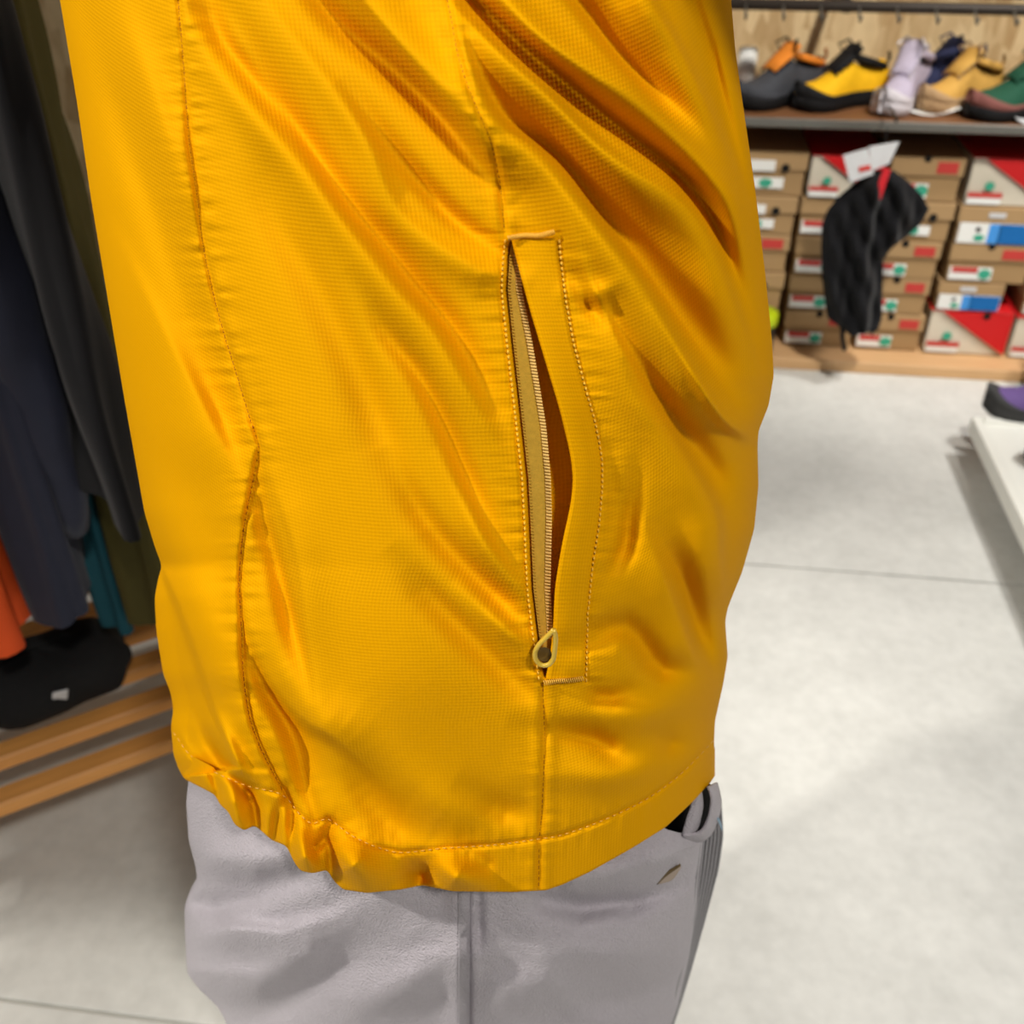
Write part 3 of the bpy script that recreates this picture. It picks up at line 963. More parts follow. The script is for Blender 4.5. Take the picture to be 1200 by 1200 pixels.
def sdist(px, py, pts):
    """signed distance to a directed polyline (positive on the left/below side of a downward line), plus interpolated third column"""
    P = np.asarray(pts, float)
    best = np.full(px.shape, 1e9)
    sg = np.zeros(px.shape)
    am = np.zeros(px.shape)
    for k in range(len(P) - 1):
        ax, ay = P[k, :2]
        bx, by = P[k + 1, :2]
        dx, dy = bx - ax, by - ay
        t = np.clip(((px - ax) * dx + (py - ay) * dy) / (dx * dx + dy * dy), 0, 1)
        ex, ey = px - ax - t * dx, py - ay - t * dy
        d = np.sqrt(ex * ex + ey * ey)
        c = dx * (py - ay) - dy * (px - ax)
        m = d < best
        best = np.where(m, d, best)
        sg = np.where(m, np.sign(c), sg)
        if P.shape[1] > 2:
            am = np.where(m, P[k, 2] + (P[k + 1, 2] - P[k, 2]) * t, am)
    return best, sg, am


def ridge(px, py, pts, wl, wr, p=2.0):
    """pts (x, y, height in mm); wl: falloff width on the left/lower side, wr: on the right/upper side"""
    d, s, a = sdist(px, py, pts)
    w = np.where(s > 0, wl, wr)
    return a * np.exp(-(d / w) ** p)


S1 = [(209, 0), (216, 83), (222, 167), (231, 229), (239, 292), (256, 367), (281, 450), (296, 500), (303, 524), (297, 560), (287, 610), (282, 653), (280, 687), (283, 737), (284, 775), (288, 817), (295, 850), (310, 887), (331, 926)]
S2a = [(520, -20), (529, 23), (537, 65), (548, 100), (562, 135), (575, 165), (586, 215), (591, 268)]
S2b = [(636, 800), (638, 870), (635, 950), (632, 985), (631, 1043)]
HSEAM = [(203, 858), (222, 884), (250, 904), (290, 921), (330, 931), (352, 955), (366, 965), (385, 960), (410, 978), (440, 992), (470, 999), (520, 994), (580, 990), (632, 983), (660, 978), (710, 960), (760, 935), (800, 905), (838, 866)]
PLX = itp([(276, 599), (300, 596), (340, 594), (400, 600), (460, 607), (560, 618), (620, 621), (690, 624), (740, 630), (798, 638)])      # opening, left edge
WLX = smooth_itp([(200, 590), (276, 598), (300, 604), (360, 620), (420, 638), (480, 656), (530, 668), (560, 672), (590, 669), (640, 658), (690, 650), (740, 648), (780, 643), (798, 638), (860, 632)], 12)   # welt, free edge
WRX = itp([(274, 650), (300, 652), (350, 658), (400, 667), (450, 680), (500, 694), (540, 701), (570, 701), (610, 698), (660, 690), (720, 684), (796, 682)])     # welt, stitched edge

FOLDS = [
    # --- left panel: long valley between back edge and side seam, with a sharp lower lip
    ([(90, -60, -1.5), (120, 60, -2), (150, 150, -3), (190, 260, -3.4), (225, 370, -3.4), (262, 480, -3.6), (288, 548, -2)], 22, 40),
    ([(120, 250, 0), (165, 340, 1.6), (210, 430, 2), (250, 505, 2.2), (276, 560, 1)], 60, 12),
    ([(140, 20, 3), (175, 110, 4), (205, 200, 4), (222, 290, 3)], 30, 20),
    ([(170, 560, 1), (205, 640, 3), (235, 720, 4), (262, 800, 4), (290, 870, 3)], 30, 35),
    # --- right of the seam
    ([(303, 545, -1.0), (310, 605, -2.2), (326, 660, -2.8), (340, 720, -2.8), (354, 776, -1.8)], 16, 8),
    ([(322, 566, .8), (349, 650, 1.4), (367, 776, 1.0)], 7, 28),
    ([(288, 704, .6), (305, 765, 1.6), (322, 802, 2.8), (357, 842, 3.4), (396, 866, 2.8), (438, 905, 1.4)], 8, 40),
    ([(296, 760, -1.0), (314, 805, -2.8), (345, 862, -4.0), (362, 915, -3.6), (374, 950, -2.2)], 13, 22),
    ([(300, 800, .6), (318, 850, 1.4), (336, 900, 1.6)], 8, 8),
    ([(352, 880, 1.0), (368, 920, 1.6), (382, 955, 1.2)], 12, 14),
    # --- central diagonals
    ([(236, -40, -2), (258, 40, -3), (290, 88, -3.2), (335, 145, -2.2), (380, 205, -1)], 20, 14),
    ([(225, 30, 1.5), (300, 130, 2.2), (355, 200, 2.0), (415, 284, 1.9), (460, 341, 1.9), (505, 392, 1.8), (541, 452, 1.5), (580, 524, .8)], 24, 15),
    ([(293, 50, -1.6), (360, 160, -1.8), (409, 239, -1.7), (448, 284, -1.8), (484, 332, -1.9), (529, 386, -1.9), (568, 455, -1.2)], 11, 17),
    ([(330, 30, 1.4), (420, 150, 1.8), (466, 250, 1.3), (550, 312, 1.6), (590, 324, 1.0)], 22, 13),
    ([(440, 150, -1.4), (490, 212, -1.8), (535, 260, -1.8), (582, 292, -1.2)], 11, 14),
    ([(350, -30, -3), (400, 30, -3.4), (456, 78, -3.6), (520, 140, -3.6), (566, 195, -2.4)], 16, 16),
    ([(405, -30, 2.4), (477, 60, 3.0), (530, 125, 2.8), (572, 182, 1.8)], 10, 30),
    ([(300, 180, -.5), (320, 245, -1.3), (370, 335, -1.8), (415, 425, -2.0), (442, 490, -1.9), (470, 560, -1.2)], 26, 22),
    ([(430, 350, -.6), (455, 392, -1.2), (492, 440, -1.6), (522, 500, -1.7), (548, 560, -1.4), (575, 615, -.8)], 13, 13),
    ([(470, 560, -.9), (494, 600, -1.3), (530, 646, -1.6), (580, 696, -1.6), (608, 718, -1.0)], 16, 14),
    ([(538, 578, .9), (568, 638, 1.4), (606, 690, 1.0)], 14, 11),
    ([(480, 668, -.8), (506, 700, -1.3), (556, 750, -1.5), (600, 794, -1.3), (626, 818, -.8)], 20, 14),
    ([(560, 706, .8), (590, 736, 1.1), (622, 764, .8)], 11, 11),
    # --- pulled folds beyond the pocket seam
    ([(540, 50, 1.4), (556, 96, 2.0), (570, 126, 2.2), (591, 153, 2.4), (627, 177, 2.6), (660, 207, 2.9), (708, 276, 3.2), (750, 330, 3.3), (790, 398, 3.2), (826, 460, 2.8), (852, 498, 1.2)], 40, 7),
    ([(585, 130, -.8), (640, 175, -2.0), (700, 245, -2.6), (760, 320, -2.8), (815, 400, -2.8), (856, 462, -2.2)], 10, 30),
    ([(540, 18, 2.2), (585, 63, 2.5), (639, 111, 2.7), (690, 162, 2.8), (732, 195, 2.9), (789, 231, 3.0), (816, 258, 2.9), (837, 294, 2.7), (858, 354, 2.3), (880, 420, 1.3)], 34, 7),
    ([(558, 3, -3.0), (615, 57, -3.0), (660, 96, -2.9), (702, 132, -2.8), (750, 168, -2.7), (795, 204, -2.6), (822, 237, -2.5), (842, 275, -2.2), (866, 340, -1.6)], 10, 12),
    ([(570, -25, 2.2), (630, 40, 2.6), (690, 82, 2.7), (740, 114, 2.7), (790, 156, 2.6), (826, 198, 2.5), (862, 246, 2.3), (886, 312, 1.6)], 22, 16),
    ([(650, -30, -1.8), (690, 20, -2.2), (722, 62, -2.2), (758, 104, -2.0), (800, 150, -1.2)], 8, 20),
    ([(745, -40, 2.6), (762, 0, 2.8), (795, 57, 3.0), (828, 123, 3.1), (852, 180, 3.0), (876, 249, 2.6), (893, 320, 1.5)], 30, 6),
    ([(800, -30, -2.4), (836, 80, -2.8), (862, 180, -2.6), (884, 270, -1.6)], 12, 12),
    # --- right of the pocket
    ([(680, 300, .5), (715, 385, 1.2), (765, 475, 1.6), (808, 545, 2.0), (838, 602, 2.4), (842, 659, 2.4), (850, 727, 1.6)], 36, 7),
    ([(742, 420, -.6), (766, 458, -1.7), (800, 505, -2.2), (832, 548, -2.4), (852, 590, -1.8)], 15, 18),
    ([(800, 415, 1.2), (843, 484, 2.4), (872, 506, 2.4), (888, 515, 1.6)], 9, 22),
    ([(668, 320, -.5), (690, 355, -1.2), (714, 385, -.6)], 11, 12),
    ([(672, 343, .6), (700, 345, .8), (718, 335, .4)], 11, 11),
    ([(745, 555, -.5), (737, 602, -1.2), (732, 639, -1.3), (716, 673, -.5)], 10, 12),
    ([(714, 540, -.3), (720, 590, -.7), (714, 640, -.4)], 11, 11),
    ([(782, 640, -1.2), (800, 680, -2.6), (818, 740, -3.0), (838, 785, -1.8)], 9, 18),
    ([(764, 640, .6), (782, 690, 1.2), (804, 745, 1.3), (814, 785, .8)], 24, 6),
    ([(684, 752, -1.0), (733, 734, -1.6), (770, 780, -2.0), (800, 784, -1.4)], 15, 16),
    ([(690, 806, -.6), (708, 819, -1.1), (738, 808, -.6)], 11, 12),
    ([(700, 835, .8), (750, 840, 1.1), (800, 822, .8)], 18, 18),
    ([(642, 856, -.9), (697, 866, -1.5), (726, 886, -.8)], 14, 14),
    ([(770, 862, -.6), (788, 872, -1.0), (806, 876, -.5)], 13, 13),
    ([(650, 905, .6), (720, 910, .9), (780, 890, .6)], 18, 18),
    ([(560, 930, -.8), (590, 950, -1.1), (620, 955, -.6)], 16, 18),
    # --- soft belly of the cloth and creases above the hem
    ([(430, 650, 1.0), (470, 780, 1.6), (520, 880, 1.2)], 80, 90),
    ([(400, 890, -1.2), (430, 930, -2.0), (465, 965, -1.8), (500, 978, -.8)], 22, 26),
    ([(480, 900, .7), (520, 945, 1.0), (560, 965, .6)], 24, 22),
    # --- gathers of the elastic hem
    ([(232, 845, -2), (245, 872, -6), (268, 905, -9), (292, 930, -9)], 7, 9),
    ([(246, 838, 2), (262, 872, 5), (276, 900, 5), (298, 918, 3)], 8, 14),
    ([(214, 870, 2), (228, 900, 4), (240, 918, 4)], 14, 10),
    ([(248, 905, -4), (256, 925, -6), (258, 944, -5)], 5, 6),
    ([(264, 912, 3), (272, 940, 5), (280, 968, 5)], 10, 12),
    ([(292, 928, -7), (299, 945, -9), (303, 970, -7)], 6, 6),
    ([(312, 930, 3), (314, 955, 5), (313, 980, 4)], 10, 9),
    ([(336, 935, -3), (326, 955, -5), (320, 986, -5)], 6, 6),
    ([(332, 950, 4), (331, 968, 4), (333, 990, 3)], 7, 7),
    ([(336, 925, -4), (342, 955, -7), (343, 985, -6), (341, 1005, -4)], 6, 6),
    ([(350, 975, 3), (356, 1000, 6), (364, 1020, 5)], 12, 12),
    ([(388, 965, -6), (379, 985, -8), (366, 1000, -3)], 7, 6),
    ([(386, 985, -5), (388, 1005, -8), (388, 1030, -7)], 5, 6),
    ([(402, 990, 3), (412, 1012, 6), (430, 1032, 5)], 14, 26),
    ([(500, 1010, -2), (495, 1026, -5), (488, 1042, -5)], 18, 10),
    ([(515, 1010, 2), (535, 1028, 4), (560, 1035, 3)], 14, 20),
    ([(555, 1000, -1), (572, 1014, -3), (582, 1034, -1)], 10, 8),
]
FOLD_GAIN = 4.6
FRONT_LIP = [(176, 630), (192, 672), (207, 708), (229, 770), (252, 838), (272, 888), (290, 918)]
LIPX = itp([(-900, -999), (600, -999), (625, 150), (650, 176), (672, 191), (708, 206), (770, 229), (838, 251), (880, 268), (900, 276), (912, 200), (1100, 150)])


def folds_raw(px, py):
    """height of the cloth over the base form, metres, pocket slit excluded"""
    h = np.zeros(px.shape)
    hb = np.zeros(px.shape)
    for pts, wl, wr in FOLDS:
        big = wl + wr >= 22
        P = np.array(pts, float)
        if big:                                  # long folds run out softly at both ends
            P[0, 2] *= .6
            P[-1, 2] *= .6
            e0 = P[0] + (P[0] - P[1]) * .9
            e1 = P[-1] + (P[-1] - P[-2]) * .9
            e0[2] = e1[2] = 0
            P = np.vstack([e0, P, e1])
            P = smooth_poly(P, 16.0)
        mg = 2.6 * max(wl, wr) + 6
        j0, j1 = np.searchsorted(px[0], [P[:, 0].min() - mg, P[:, 0].max() + mg])
        i0, i1 = np.searchsorted(py[:, 0], [P[:, 1].min() - mg, P[:, 1].max() + mg])
        if i1 <= i0 or j1 <= j0:
            continue
        r_ = ridge(px[i0:i1, j0:j1], py[i0:i1, j0:j1], P, wl, wr)
        if big:
            hb[i0:i1, j0:j1] += r_ * FOLD_GAIN * np.interp(P[:, 0].mean(), [150, 300, 520, 700], [.6, .75, 1.0, 1.45])
        else:
            h[i0:i1, j0:j1] += r_ * .85
    ker = np.hanning(9)[1:-1] ** 2.5
    ker /= ker.sum()
    for ax in (0, 1):
        pw_ = [(0, 0), (0, 0)]
        pw_[ax] = (3, 3)
        q = np.pad(hb, pw_, mode='edge')
        hb = sum(ker[i] * (q[i:i + hb.shape[0], :] if ax == 0 else q[:, i:i + hb.shape[1]]) for i in range(7))
    h += hb
    # seam grooves with puckers running across them
    for S, dep, w, puck, y0, y1 in ((S1, 2.2, 3.2, .9, -30, 930), (S2a, 1.3, 3.0, .7, -30, 270), (S2b, 1.2, 3.0, .35, 800, 1045)):
        d, s, _ = sdist(px, py, S)
        h -= dep * np.exp(-(d / w) ** 2)
        h += .8 * np.exp(-((d - 9) / 7) ** 2)
        n = vnoise(py / 9.0 + 3.1 * s, d / 90.0 + 5 * s, 3) + .5 * vnoise(py / 5.0 + 1.7 * s, d / 40.0, 4)
        h += puck * n * np.exp(-(d / 26) ** 2) * (1 - np.exp(-(d / 4) ** 2))
    # lower part of the side seam: the back panel lies over the front one
    d, s, _ = sdist(px, py, S1[7:])
    h += np.where(s > 0, 2.6 * np.exp(-(d / 22) ** 2), 0) * (py > 500)
    # hem stitching draws the cloth in
    d, s, _ = sdist(px, py, HSEAM)
    h -= 1.5 * np.exp(-(d / 3.2) ** 2)
    n = vnoise(px / 9.0, py / 60.0 + s, 8) + .5 * vnoise(px / 5.0, py / 40.0 + s, 9)
    h += .55 * n * np.exp(-(d / 20) ** 2) * (1 - np.exp(-(d / 4) ** 2))
    # pocket stitch rows
    for X, o in ((PLX, -7), (WRX, 5)):
        xx = X(py) + o
        m = ((py > 270) & (py < 802)).astype(float)
        dd = np.abs(px - xx)
        h -= .9 * np.exp(-(dd / 2.6) ** 2) * m
        n = vnoise(py / 8.0, px / 70.0, 14) + .4 * vnoise(py / 4.5, px / 50.0, 15)
        side = (px < xx) if o < 0 else (px > xx)
        h += .65 * n * np.exp(-(dd / 28) ** 2) * side * m
    # cloth unevenness
    h += .55 * vnoise((px - py * .55) / 50.0, (py + px * .5) / 190.0, 21) + .22 * vnoise((px - py * .55) / 22.0, (py + px * .5) / 90.0, 22)
    # back layer seen past the front lip
    lx = LIPX(py)
    h -= 20.0 / (1 + np.exp(-(lx - px) / 1.6))
    return h / 1000.0


HX0, HY0, HST = 20.0, -80.0, 1.5
_gy, _gx = np.meshgrid(np.arange(HY0, 1120, HST), np.arange(HX0, 960, HST), indexing='ij')
HMAP = folds_raw(_gx, _gy)


def folds(px, py):
    fx = np.clip((np.asarray(px, float) - HX0) / HST, 0, HMAP.shape[1] - 1.001)
    fy = np.clip((np.asarray(py, float) - HY0) / HST, 0, HMAP.shape[0] - 1.001)
    ix, iy = fx.astype(int), fy.astype(int)
    ax, ay = fx - ix, fy - iy
    return (HMAP[iy, ix] * (1 - ax) + HMAP[iy, ix + 1] * ax) * (1 - ay) + (HMAP[iy + 1, ix] * (1 - ax) + HMAP[iy + 1, ix + 1] * ax) * ay


def edge_fade(t):
    return np.clip((1 - np.abs(t)) / .06, 0, 1) ** .5 * .85 + .15


def pocket(px, py):
    """depth of the pocket slit, metres"""
    l, r = PLX(py), np.maximum(WLX(py) + 16, PLX(py) + 4)
    a = 1 / (1 + np.exp(-(px - l) / .8)) * 1 / (1 + np.exp((px - r) / 3.0))
    m = np.clip((py - 279) / 10, 0, 1) * np.clip((795 - py) / 14, 0, 1)
    return .019 * a * m


def surf(px, py, off=0.0, slit=False):
    """point on the jacket's outer cloth; off > 0 is inward, metres"""
    px = np.asarray(px, float)
    py = np.asarray(py, float)
    d, t = j_base(px, py)
    d = d - folds(px, py) * edge_fade(t) + off
    if slit:
        d = d + pocket(px, py)
    return at_dist(px, py, d)


def closed_tube(front, n_back, back_depth):
    """front: rows x cols x 3 array of the visible half; adds the far half of every row"""
    nr, nc, _ = front.shape
    psi = np.linspace(0, math.pi, n_back + 2)[1:-1]
    pl, pr = front[:, 0, :], front[:, -1, :]
    back = []
    for a in psi:
        k = (1 - math.cos(a)) / 2
        p = pr * (1 - k) + pl * k + HF * back_depth[:, None] * math.sin(a)
        back.append(p)
    back = np.stack(back, 1)
    return np.concatenate([front, back], 1)


# ---- body: one continuous figure inside the clothes (facing right, arms lifted forward)
pc = HF * .58 + HR * (-.035)
def B_(f, s, z):
    """body coordinates: forward (right in the picture), sideways (away from viewer), height"""
    p = HR * f + HF * s
    return (p[0], p[1], z)
person_joints = [
    (B_(0, -.08, .92), .07), (B_(.0, -.06, 1.02), .07), (B_(-.005, -.035, 1.14), .075), (B_(-.01, -.01, 1.27), .075), (B_(-.01, .02, 1.36), .065),
    (B_(.0, .02, 1.44), .05), (B_(.02, .02, 1.50), .055), (B_(.035, .02, 1.58), .085), (B_(.03, .02, 1.66), .075),
    (B_(0, -.13, .84), .055), (B_(.01, -.125, .68), .055), (B_(.015, -.12, .48), .046), (B_(.0, -.12, .34), .046), (B_(-.02, -.12, .10), .034), (B_(.03, -.12, .05), .034), (B_(.12, -.12, .04), .028),
    (B_(0, .04, .84), .06), (B_(.01, .05, .68), .058), (B_(.015, .06, .48), .048), (B_(.0, .06, .34), .046), (B_(-.02, .06, .10), .034), (B_(.03, .06, .05), .034), (B_(.12, .06, .04), .028),
    (B_(0, -.12, 1.385), .05), (B_(.20, -.18, 1.40), .042), (B_(.40, -.11, 1.47), .032), (B_(.47, -.09, 1.49), .026),
    (B_(0, .16, 1.385), .05), (B_(.20, .22, 1.40), .042), (B_(.40, .15, 1.47), .032), (B_(.47, .13, 1.49), .026),
]
edges = [(0, 1), (1, 2), (2, 3), (3, 4), (4, 5), (5, 6), (6, 7), (7, 8), (0, 9), (9, 10), (10, 11), (11, 12), (12, 13), (13, 14), (14, 15),
         (0, 16), (16, 17), (17, 18), (18, 19), (19, 20), (20, 21), (21, 22), (4, 23), (23, 24), (24, 25), (25, 26), (4, 27), (27, 28), (28, 29), (29, 30)]
for base, sgn in ((26, -1), (30, 1)):
    hx = B_
    f0, s0, z0 = .47, .02 + sgn * .11, 1.49
    for k, (df, ds, dz, ln) in enumerate([(.9, -.30, .25, .075), (1, -.1, .15, .085), (1, .1, .1, .08), (.95, .3, .05, .065), (.55, -.75, .3, .06)]):
        i = len(person_joints)
        oy = (-.024 + .016 * k) if k < 4 else -.022
        person_joints.append((B_(f0 + .03, s0 + oy * -sgn, z0 + .005), .009))
        person_joints.append((B_(f0 + .03 + ln * .55 * df, s0 + oy * -sgn - ds * -sgn * ln * .2, z0 + .01 + dz * ln * .4), .0085))
        person_joints.append((B_(f0 + .03 + ln * .95 * df, s0 + oy * -sgn - ds * -sgn * ln * .3, z0 - .005 + dz * ln * .3), .0075))
        edges += [(base, i), (i, i + 1), (i + 1, i + 2)]
me = bpy.data.meshes.new('person')
me.from_pydata([p for p, r in person_joints], edges, [])
person = new_obj('person', me, None, M['skin'])
person.location = (pc[0], pc[1], 0)
md = person.modifiers.new('skin', 'SKIN')
md.use_smooth_shade = True
for i, (p, r) in enumerate(person_joints):
    sv = me.skin_vertices[0].data[i]
    sv.radius = (r, r)
    sv.use_root = (i == 0)
ms = person.modifiers.new('sub', 'SUBSURF')
ms.levels = 1
ms.render_levels = 2
tag(person, 'person in yellow zip pocket jacket and grey shorts standing side-on in the foreground', 'person')
OFFP = np.array([pc[0], pc[1], 0.0])


def pobj(name, V, F4, m, parent, uv=None):
    me = fast_mesh(name, np.asarray(V).reshape(-1, 3) - OFFP, F4, uv)
    return new_obj(name, me, parent, m)


# ---- jacket shell
NC = 520
phi = np.linspace(-math.pi / 2, math.pi / 2, NC)
tt = np.sin(phi) * .9995
yh = np.full(NC, 1000.0)
for _ in range(40):
    xh = JL(yh) + (tt + 1) / 2 * (JR(yh) - JL(yh))
    yh = .5 * yh + .5 * HEM(xh)
Y0 = -20.0
rows_main = np.linspace(0, 1, 590)
rows_top = np.linspace(-800, Y0, 60)[:-1]
PY = np.concatenate([np.repeat(rows_top[:, None], NC, 1), Y0 + (yh[None, :] - Y0) * rows_main[:, None]], 0)
PXX = JL(PY) + (tt[None, :] + 1) / 2 * (JR(PY) - JL(PY))
db, tq = j_base(PXX, PY)
front0 = at_dist(PXX, PY, db)
db2 = db - folds(PXX, PY) * edge_fade(tq) + pocket(PXX, PY)
front = at_dist(PXX, PY, db2)
# turned-in hem edge
turn = []
for dy, dd in ((1.5, .0015), (1.0, .004), (-6, .006), (-30, .008)):
    turn.append(at_dist(PXX[-1], PY[-1] + dy, db2[-1] + dd))
front = np.concatenate([front, np.stack(turn, 0)], 0)
f0x = np.concatenate([front0, front0[-1:] + np.array([0, 0, -.001]) * np.arange(1, 5)[:, None, None]], 0)
bd = np.concatenate([JB(PY[:, NC // 2]), np.full(4, float(JB(1040)))]) * 1.15
full = closed_tube(front, 60, bd)
nr, nct, _ = full.shape
U = np.zeros((nr, nct))
du = np.linalg.norm(np.diff(f0x, axis=1), axis=2)
cu = np.concatenate([np.zeros((nr, 1)), np.cumsum(du, 1)], 1)
U[:, :NC] = cu - cu[:, NC // 2:NC // 2 + 1]
U[:, NC:] = U[:, NC - 1:NC] + np.arange(1, nct - NC + 1)[None, :] * .005
dv = np.linalg.norm(np.diff(f0x, axis=0), axis=2)
cv = np.concatenate([np.zeros((1, NC)), np.cumsum(dv, 0)], 0)
Vv = np.zeros((nr, nct))
Vv[:, :NC] = -cv
Vv[:, NC:] = -cv[:, NC - 1:NC]
uv = np.stack([U.ravel(), Vv.ravel()], -1)
jacket = pobj('jacket', full, grid_faces(nr, nct, True), M['jacket'], person, uv)
jacket['label'] = 'yellow ripstop jacket with zipped side pocket and gathered hem'

# shoulders close the jacket above the frame, with collar and sleeves
ring = full[0]
cen = ring.mean(0)
rowsS = []
for k, (sc, dz) in enumerate(((1, 0), (.97, .03), (.85, .055), (.62, .075), (.42, .085), (.36, .11), (.36, .14), (.33, .14), (.33, .10))):
    rowsS.append(cen + (ring - cen) * sc + np.array([0, 0, dz]))
rowsS = np.stack(rowsS, 0)[:, ::10, :]
pobj('shoulder_yoke', rowsS, grid_faces(rowsS.shape[0], rowsS.shape[1], True), M['jacket_plain'], jacket)
for sgn in (-1, 1):
    A = [np.array(B_(*q)) for q in ((-.01, .02 + sgn * .09, 1.37), (.07, .02 + sgn * .155, 1.385), (.20, .02 + sgn * .20, 1.40), (.30, .02 + sgn * .165, 1.435), (.41, .02 + sgn * .125, 1.475))]
    Pp = smooth_poly(A, .012)
    rr = np.interp(np.linspace(0, 1, len(Pp)), [0, .2, .5, .8, 1], [.085, .085, .068, .058, .045])
    rr = rr * (1 + .05 * np.sin(np.arange(len(Pp)) * 1.3))
    Vt, Ft = tube_verts(Pp, rr, 20)
    new_obj('sleeve', mesh_np('sleeve', Vt, Ft), jacket, M['jacket_plain'])
# hair cap
Vh = []
for i in range(14):
    a1 = math.pi / 2 * (1 - i / 13 * 1.25)
    for k in range(28):
        a = 2 * math.pi * k / 28
        cut = .5 + .5 * math.cos(a)
        aa = a1 if a1 > 0 else a1 * (1 - cut)
        Vh.append((np.array(B_(.02, .02, 1.61)) + HR * .107 * math.cos(aa) * math.cos(a) + HF * .092 * math.cos(aa) * math.sin(a) + UPZ * .125 * math.sin(aa)).tolist())
new_obj('hair', mesh_np('hair', Vh, [tuple(f) for f in grid_faces(14, 28, True)]), person, M['hair'])

# ---- zipped pocket
ypz = np.linspace(279, 796, 260)
# welt: folded strip, free edge rounded
cols_n = 14
V = []
for a in range(cols_n):
    k = a / (cols_n - 1)
    x = WLX(ypz) + (WRX(ypz) - WLX(ypz)) * k
    open_ = np.clip((WLX(ypz) - PLX(ypz)) / 40, 0, 1)
    lift = -.0009 - .0024 * (1 - k) ** 1.2 * open_ - .0008 * np.sin(k * math.pi)
    lift = lift + (.0012 if k == 0 else 0)
    V.append(surf(x, ypz, lift))
und = []
for k, off in ((0.0, .0016), (.25, .0030), (.6, .0030)):
    x = WLX(ypz) + (WRX(ypz) - WLX(ypz)) * k + .6
    und.append(surf(x, ypz, off))
G = np.stack(und[::-1] + V, 1)
nw = G.shape[1]
ul = np.concatenate([np.linspace(.012, .001, 3)[::-1] * -1, np.linspace(0, .020, cols_n)])
uvw = np.stack([np.repeat(ul[None, :], len(ypz), 0).ravel(), np.repeat((-ypz * .00037)[:, None], nw, 1).ravel()], -1)
welt = pobj('pocket_welt', G, grid_faces(len(ypz), nw)[:, ::-1], M['jacket'], jacket, uvw)

# zip tape
yz = np.linspace(286, 762, 200)
TW = itp([(286, 8), (320, 14), (400, 22), (500, 27), (600, 25), (680, 20), (740, 16), (765, 12)])
V = []
for k in np.linspace(0, 1, 8):
    V.append(surf(PLX(yz) + 1 + TW(yz) * k, yz, .0040 + .0022 * k))
V.append(surf(PLX(yz) + 1 + TW(yz), yz, .0085))
G = np.stack(V, 1)
pobj('zip_tape', G, grid_faces(len(yz), 9), M['zip_tape'], jacket)
# coil teeth
J = Join()
Jb = Join()
yt = 300.0
def little_box(cx, cy, hw, hh, o0, o1, slope=0.0):
    xs_ = np.array([cx - hw, cx + hw, cx + hw, cx - hw] * 2)
    ys_ = np.array([cy - hh - slope, cy - hh + slope, cy + hh + slope, cy + hh - slope] * 2)
    oo = np.array([o0] * 4 + [o1] * 4)
    d, t = j_base(xs_, ys_)
    f = folds(np.array([cx]), np.array([cy]))[0]
    return at_dist(xs_, ys_, d - f + oo) - OFFP
BF = [(0, 1, 2, 3), (7, 6, 5, 4), (0, 4, 5, 1), (1, 5, 6, 2), (2, 6, 7, 3), (3, 7, 4, 0)]
while yt < 748:
    xr = PLX(yt) + 1 + TW(yt)
    J.add(little_box(xr - 2.6, yt, 3.4, 1.15, .0046, .0072, .5), BF)
    Jb.add(little_box(PLX(yt) + 3.0, yt, 1.8, .8, .0034, .0046, .4), BF)
    yt += 3.7
t_ = J.obj('zip_teeth', M['zip_teeth'], jacket, False)
t_['kind'] = 'stuff'
t_ = Jb.obj('tape_edge_stitching', M['zip_tape'], jacket, False)
t_['kind'] = 'stuff'
# slider and pull: teardrop loop around a dark eye
pts = [(649, 738), (641, 746), (632, 755), (627, 764), (628, 773), (634, 779), (642, 779), (648, 773), (650, 762), (651, 748), (649, 738)]
sp_ = smooth_poly(pts, 1.6)
P3 = at_dist(sp_[:, 0], sp_[:, 1], j_base(np.array([638.0]), np.array([762.0]))[0][0] - folds(np.array([618.0]), np.array([762.0]))[0] - .0058) - OFFP
tube('zip_pull', P3, .0012, M['zip_metal'], jacket, 10)
cxy = [(638, 767)] + [(638 + 8.6 * math.cos(a), 767 + 8.6 * math.sin(a)) for a in np.linspace(0, 2 * math.pi, 20, endpoint=False)]
cxy = np.array(cxy)
dd0 = j_base(np.array([638.0]), np.array([762.0]))[0][0] - folds(np.array([618.0]), np.array([762.0]))[0] - .0055
E3 = at_dist(cxy[:, 0], cxy[:, 1], np.concatenate([[dd0 + .0035], np.full(20, dd0 + .0018)])) - OFFP
new_obj('zip_slider', mesh_np('zip_slider', E3, [(0, 1 + k, 1 + (k + 1) % 20) for k in range(20)]), jacket, M['zip_dark'])


# ---- stitching rows
def stitches(name, pts, m, length=5.0, gap=2.6, hw=.9, parent=None, jitter=.3, out=.0006, closed_to=None, ylim=None):
    P = smooth_poly(pts, .5)
    Jn = Join()
    i = 0
    nL, nG = int(length / .5), int(gap / .5)
    while i + nL < len(P):
        a, b = P[i], P[i + nL]
        i += nL + nG
        if ylim is not None and not (ylim[0] < a[1] < ylim[1]):
            continue
        k = np.linspace(0, 1, 5)
        X = a[0] + (b[0] - a[0]) * k + rng.normal(0, jitter * .3)
        Y = a[1] + (b[1] - a[1]) * k
        o = -out * np.array([-.6, .7, 1, .7, -.6])
        P3 = surf(X, Y, o) - OFFP
        r = hw / 1200 * .45
        V_, F_ = tube_verts(P3, np.array([.6, 1, 1, 1, .6]) * r, 6)
        Jn.add(V_, F_)
    ob = Jn.obj(name, m, parent)
    ob['kind'] = 'stuff'
    return ob


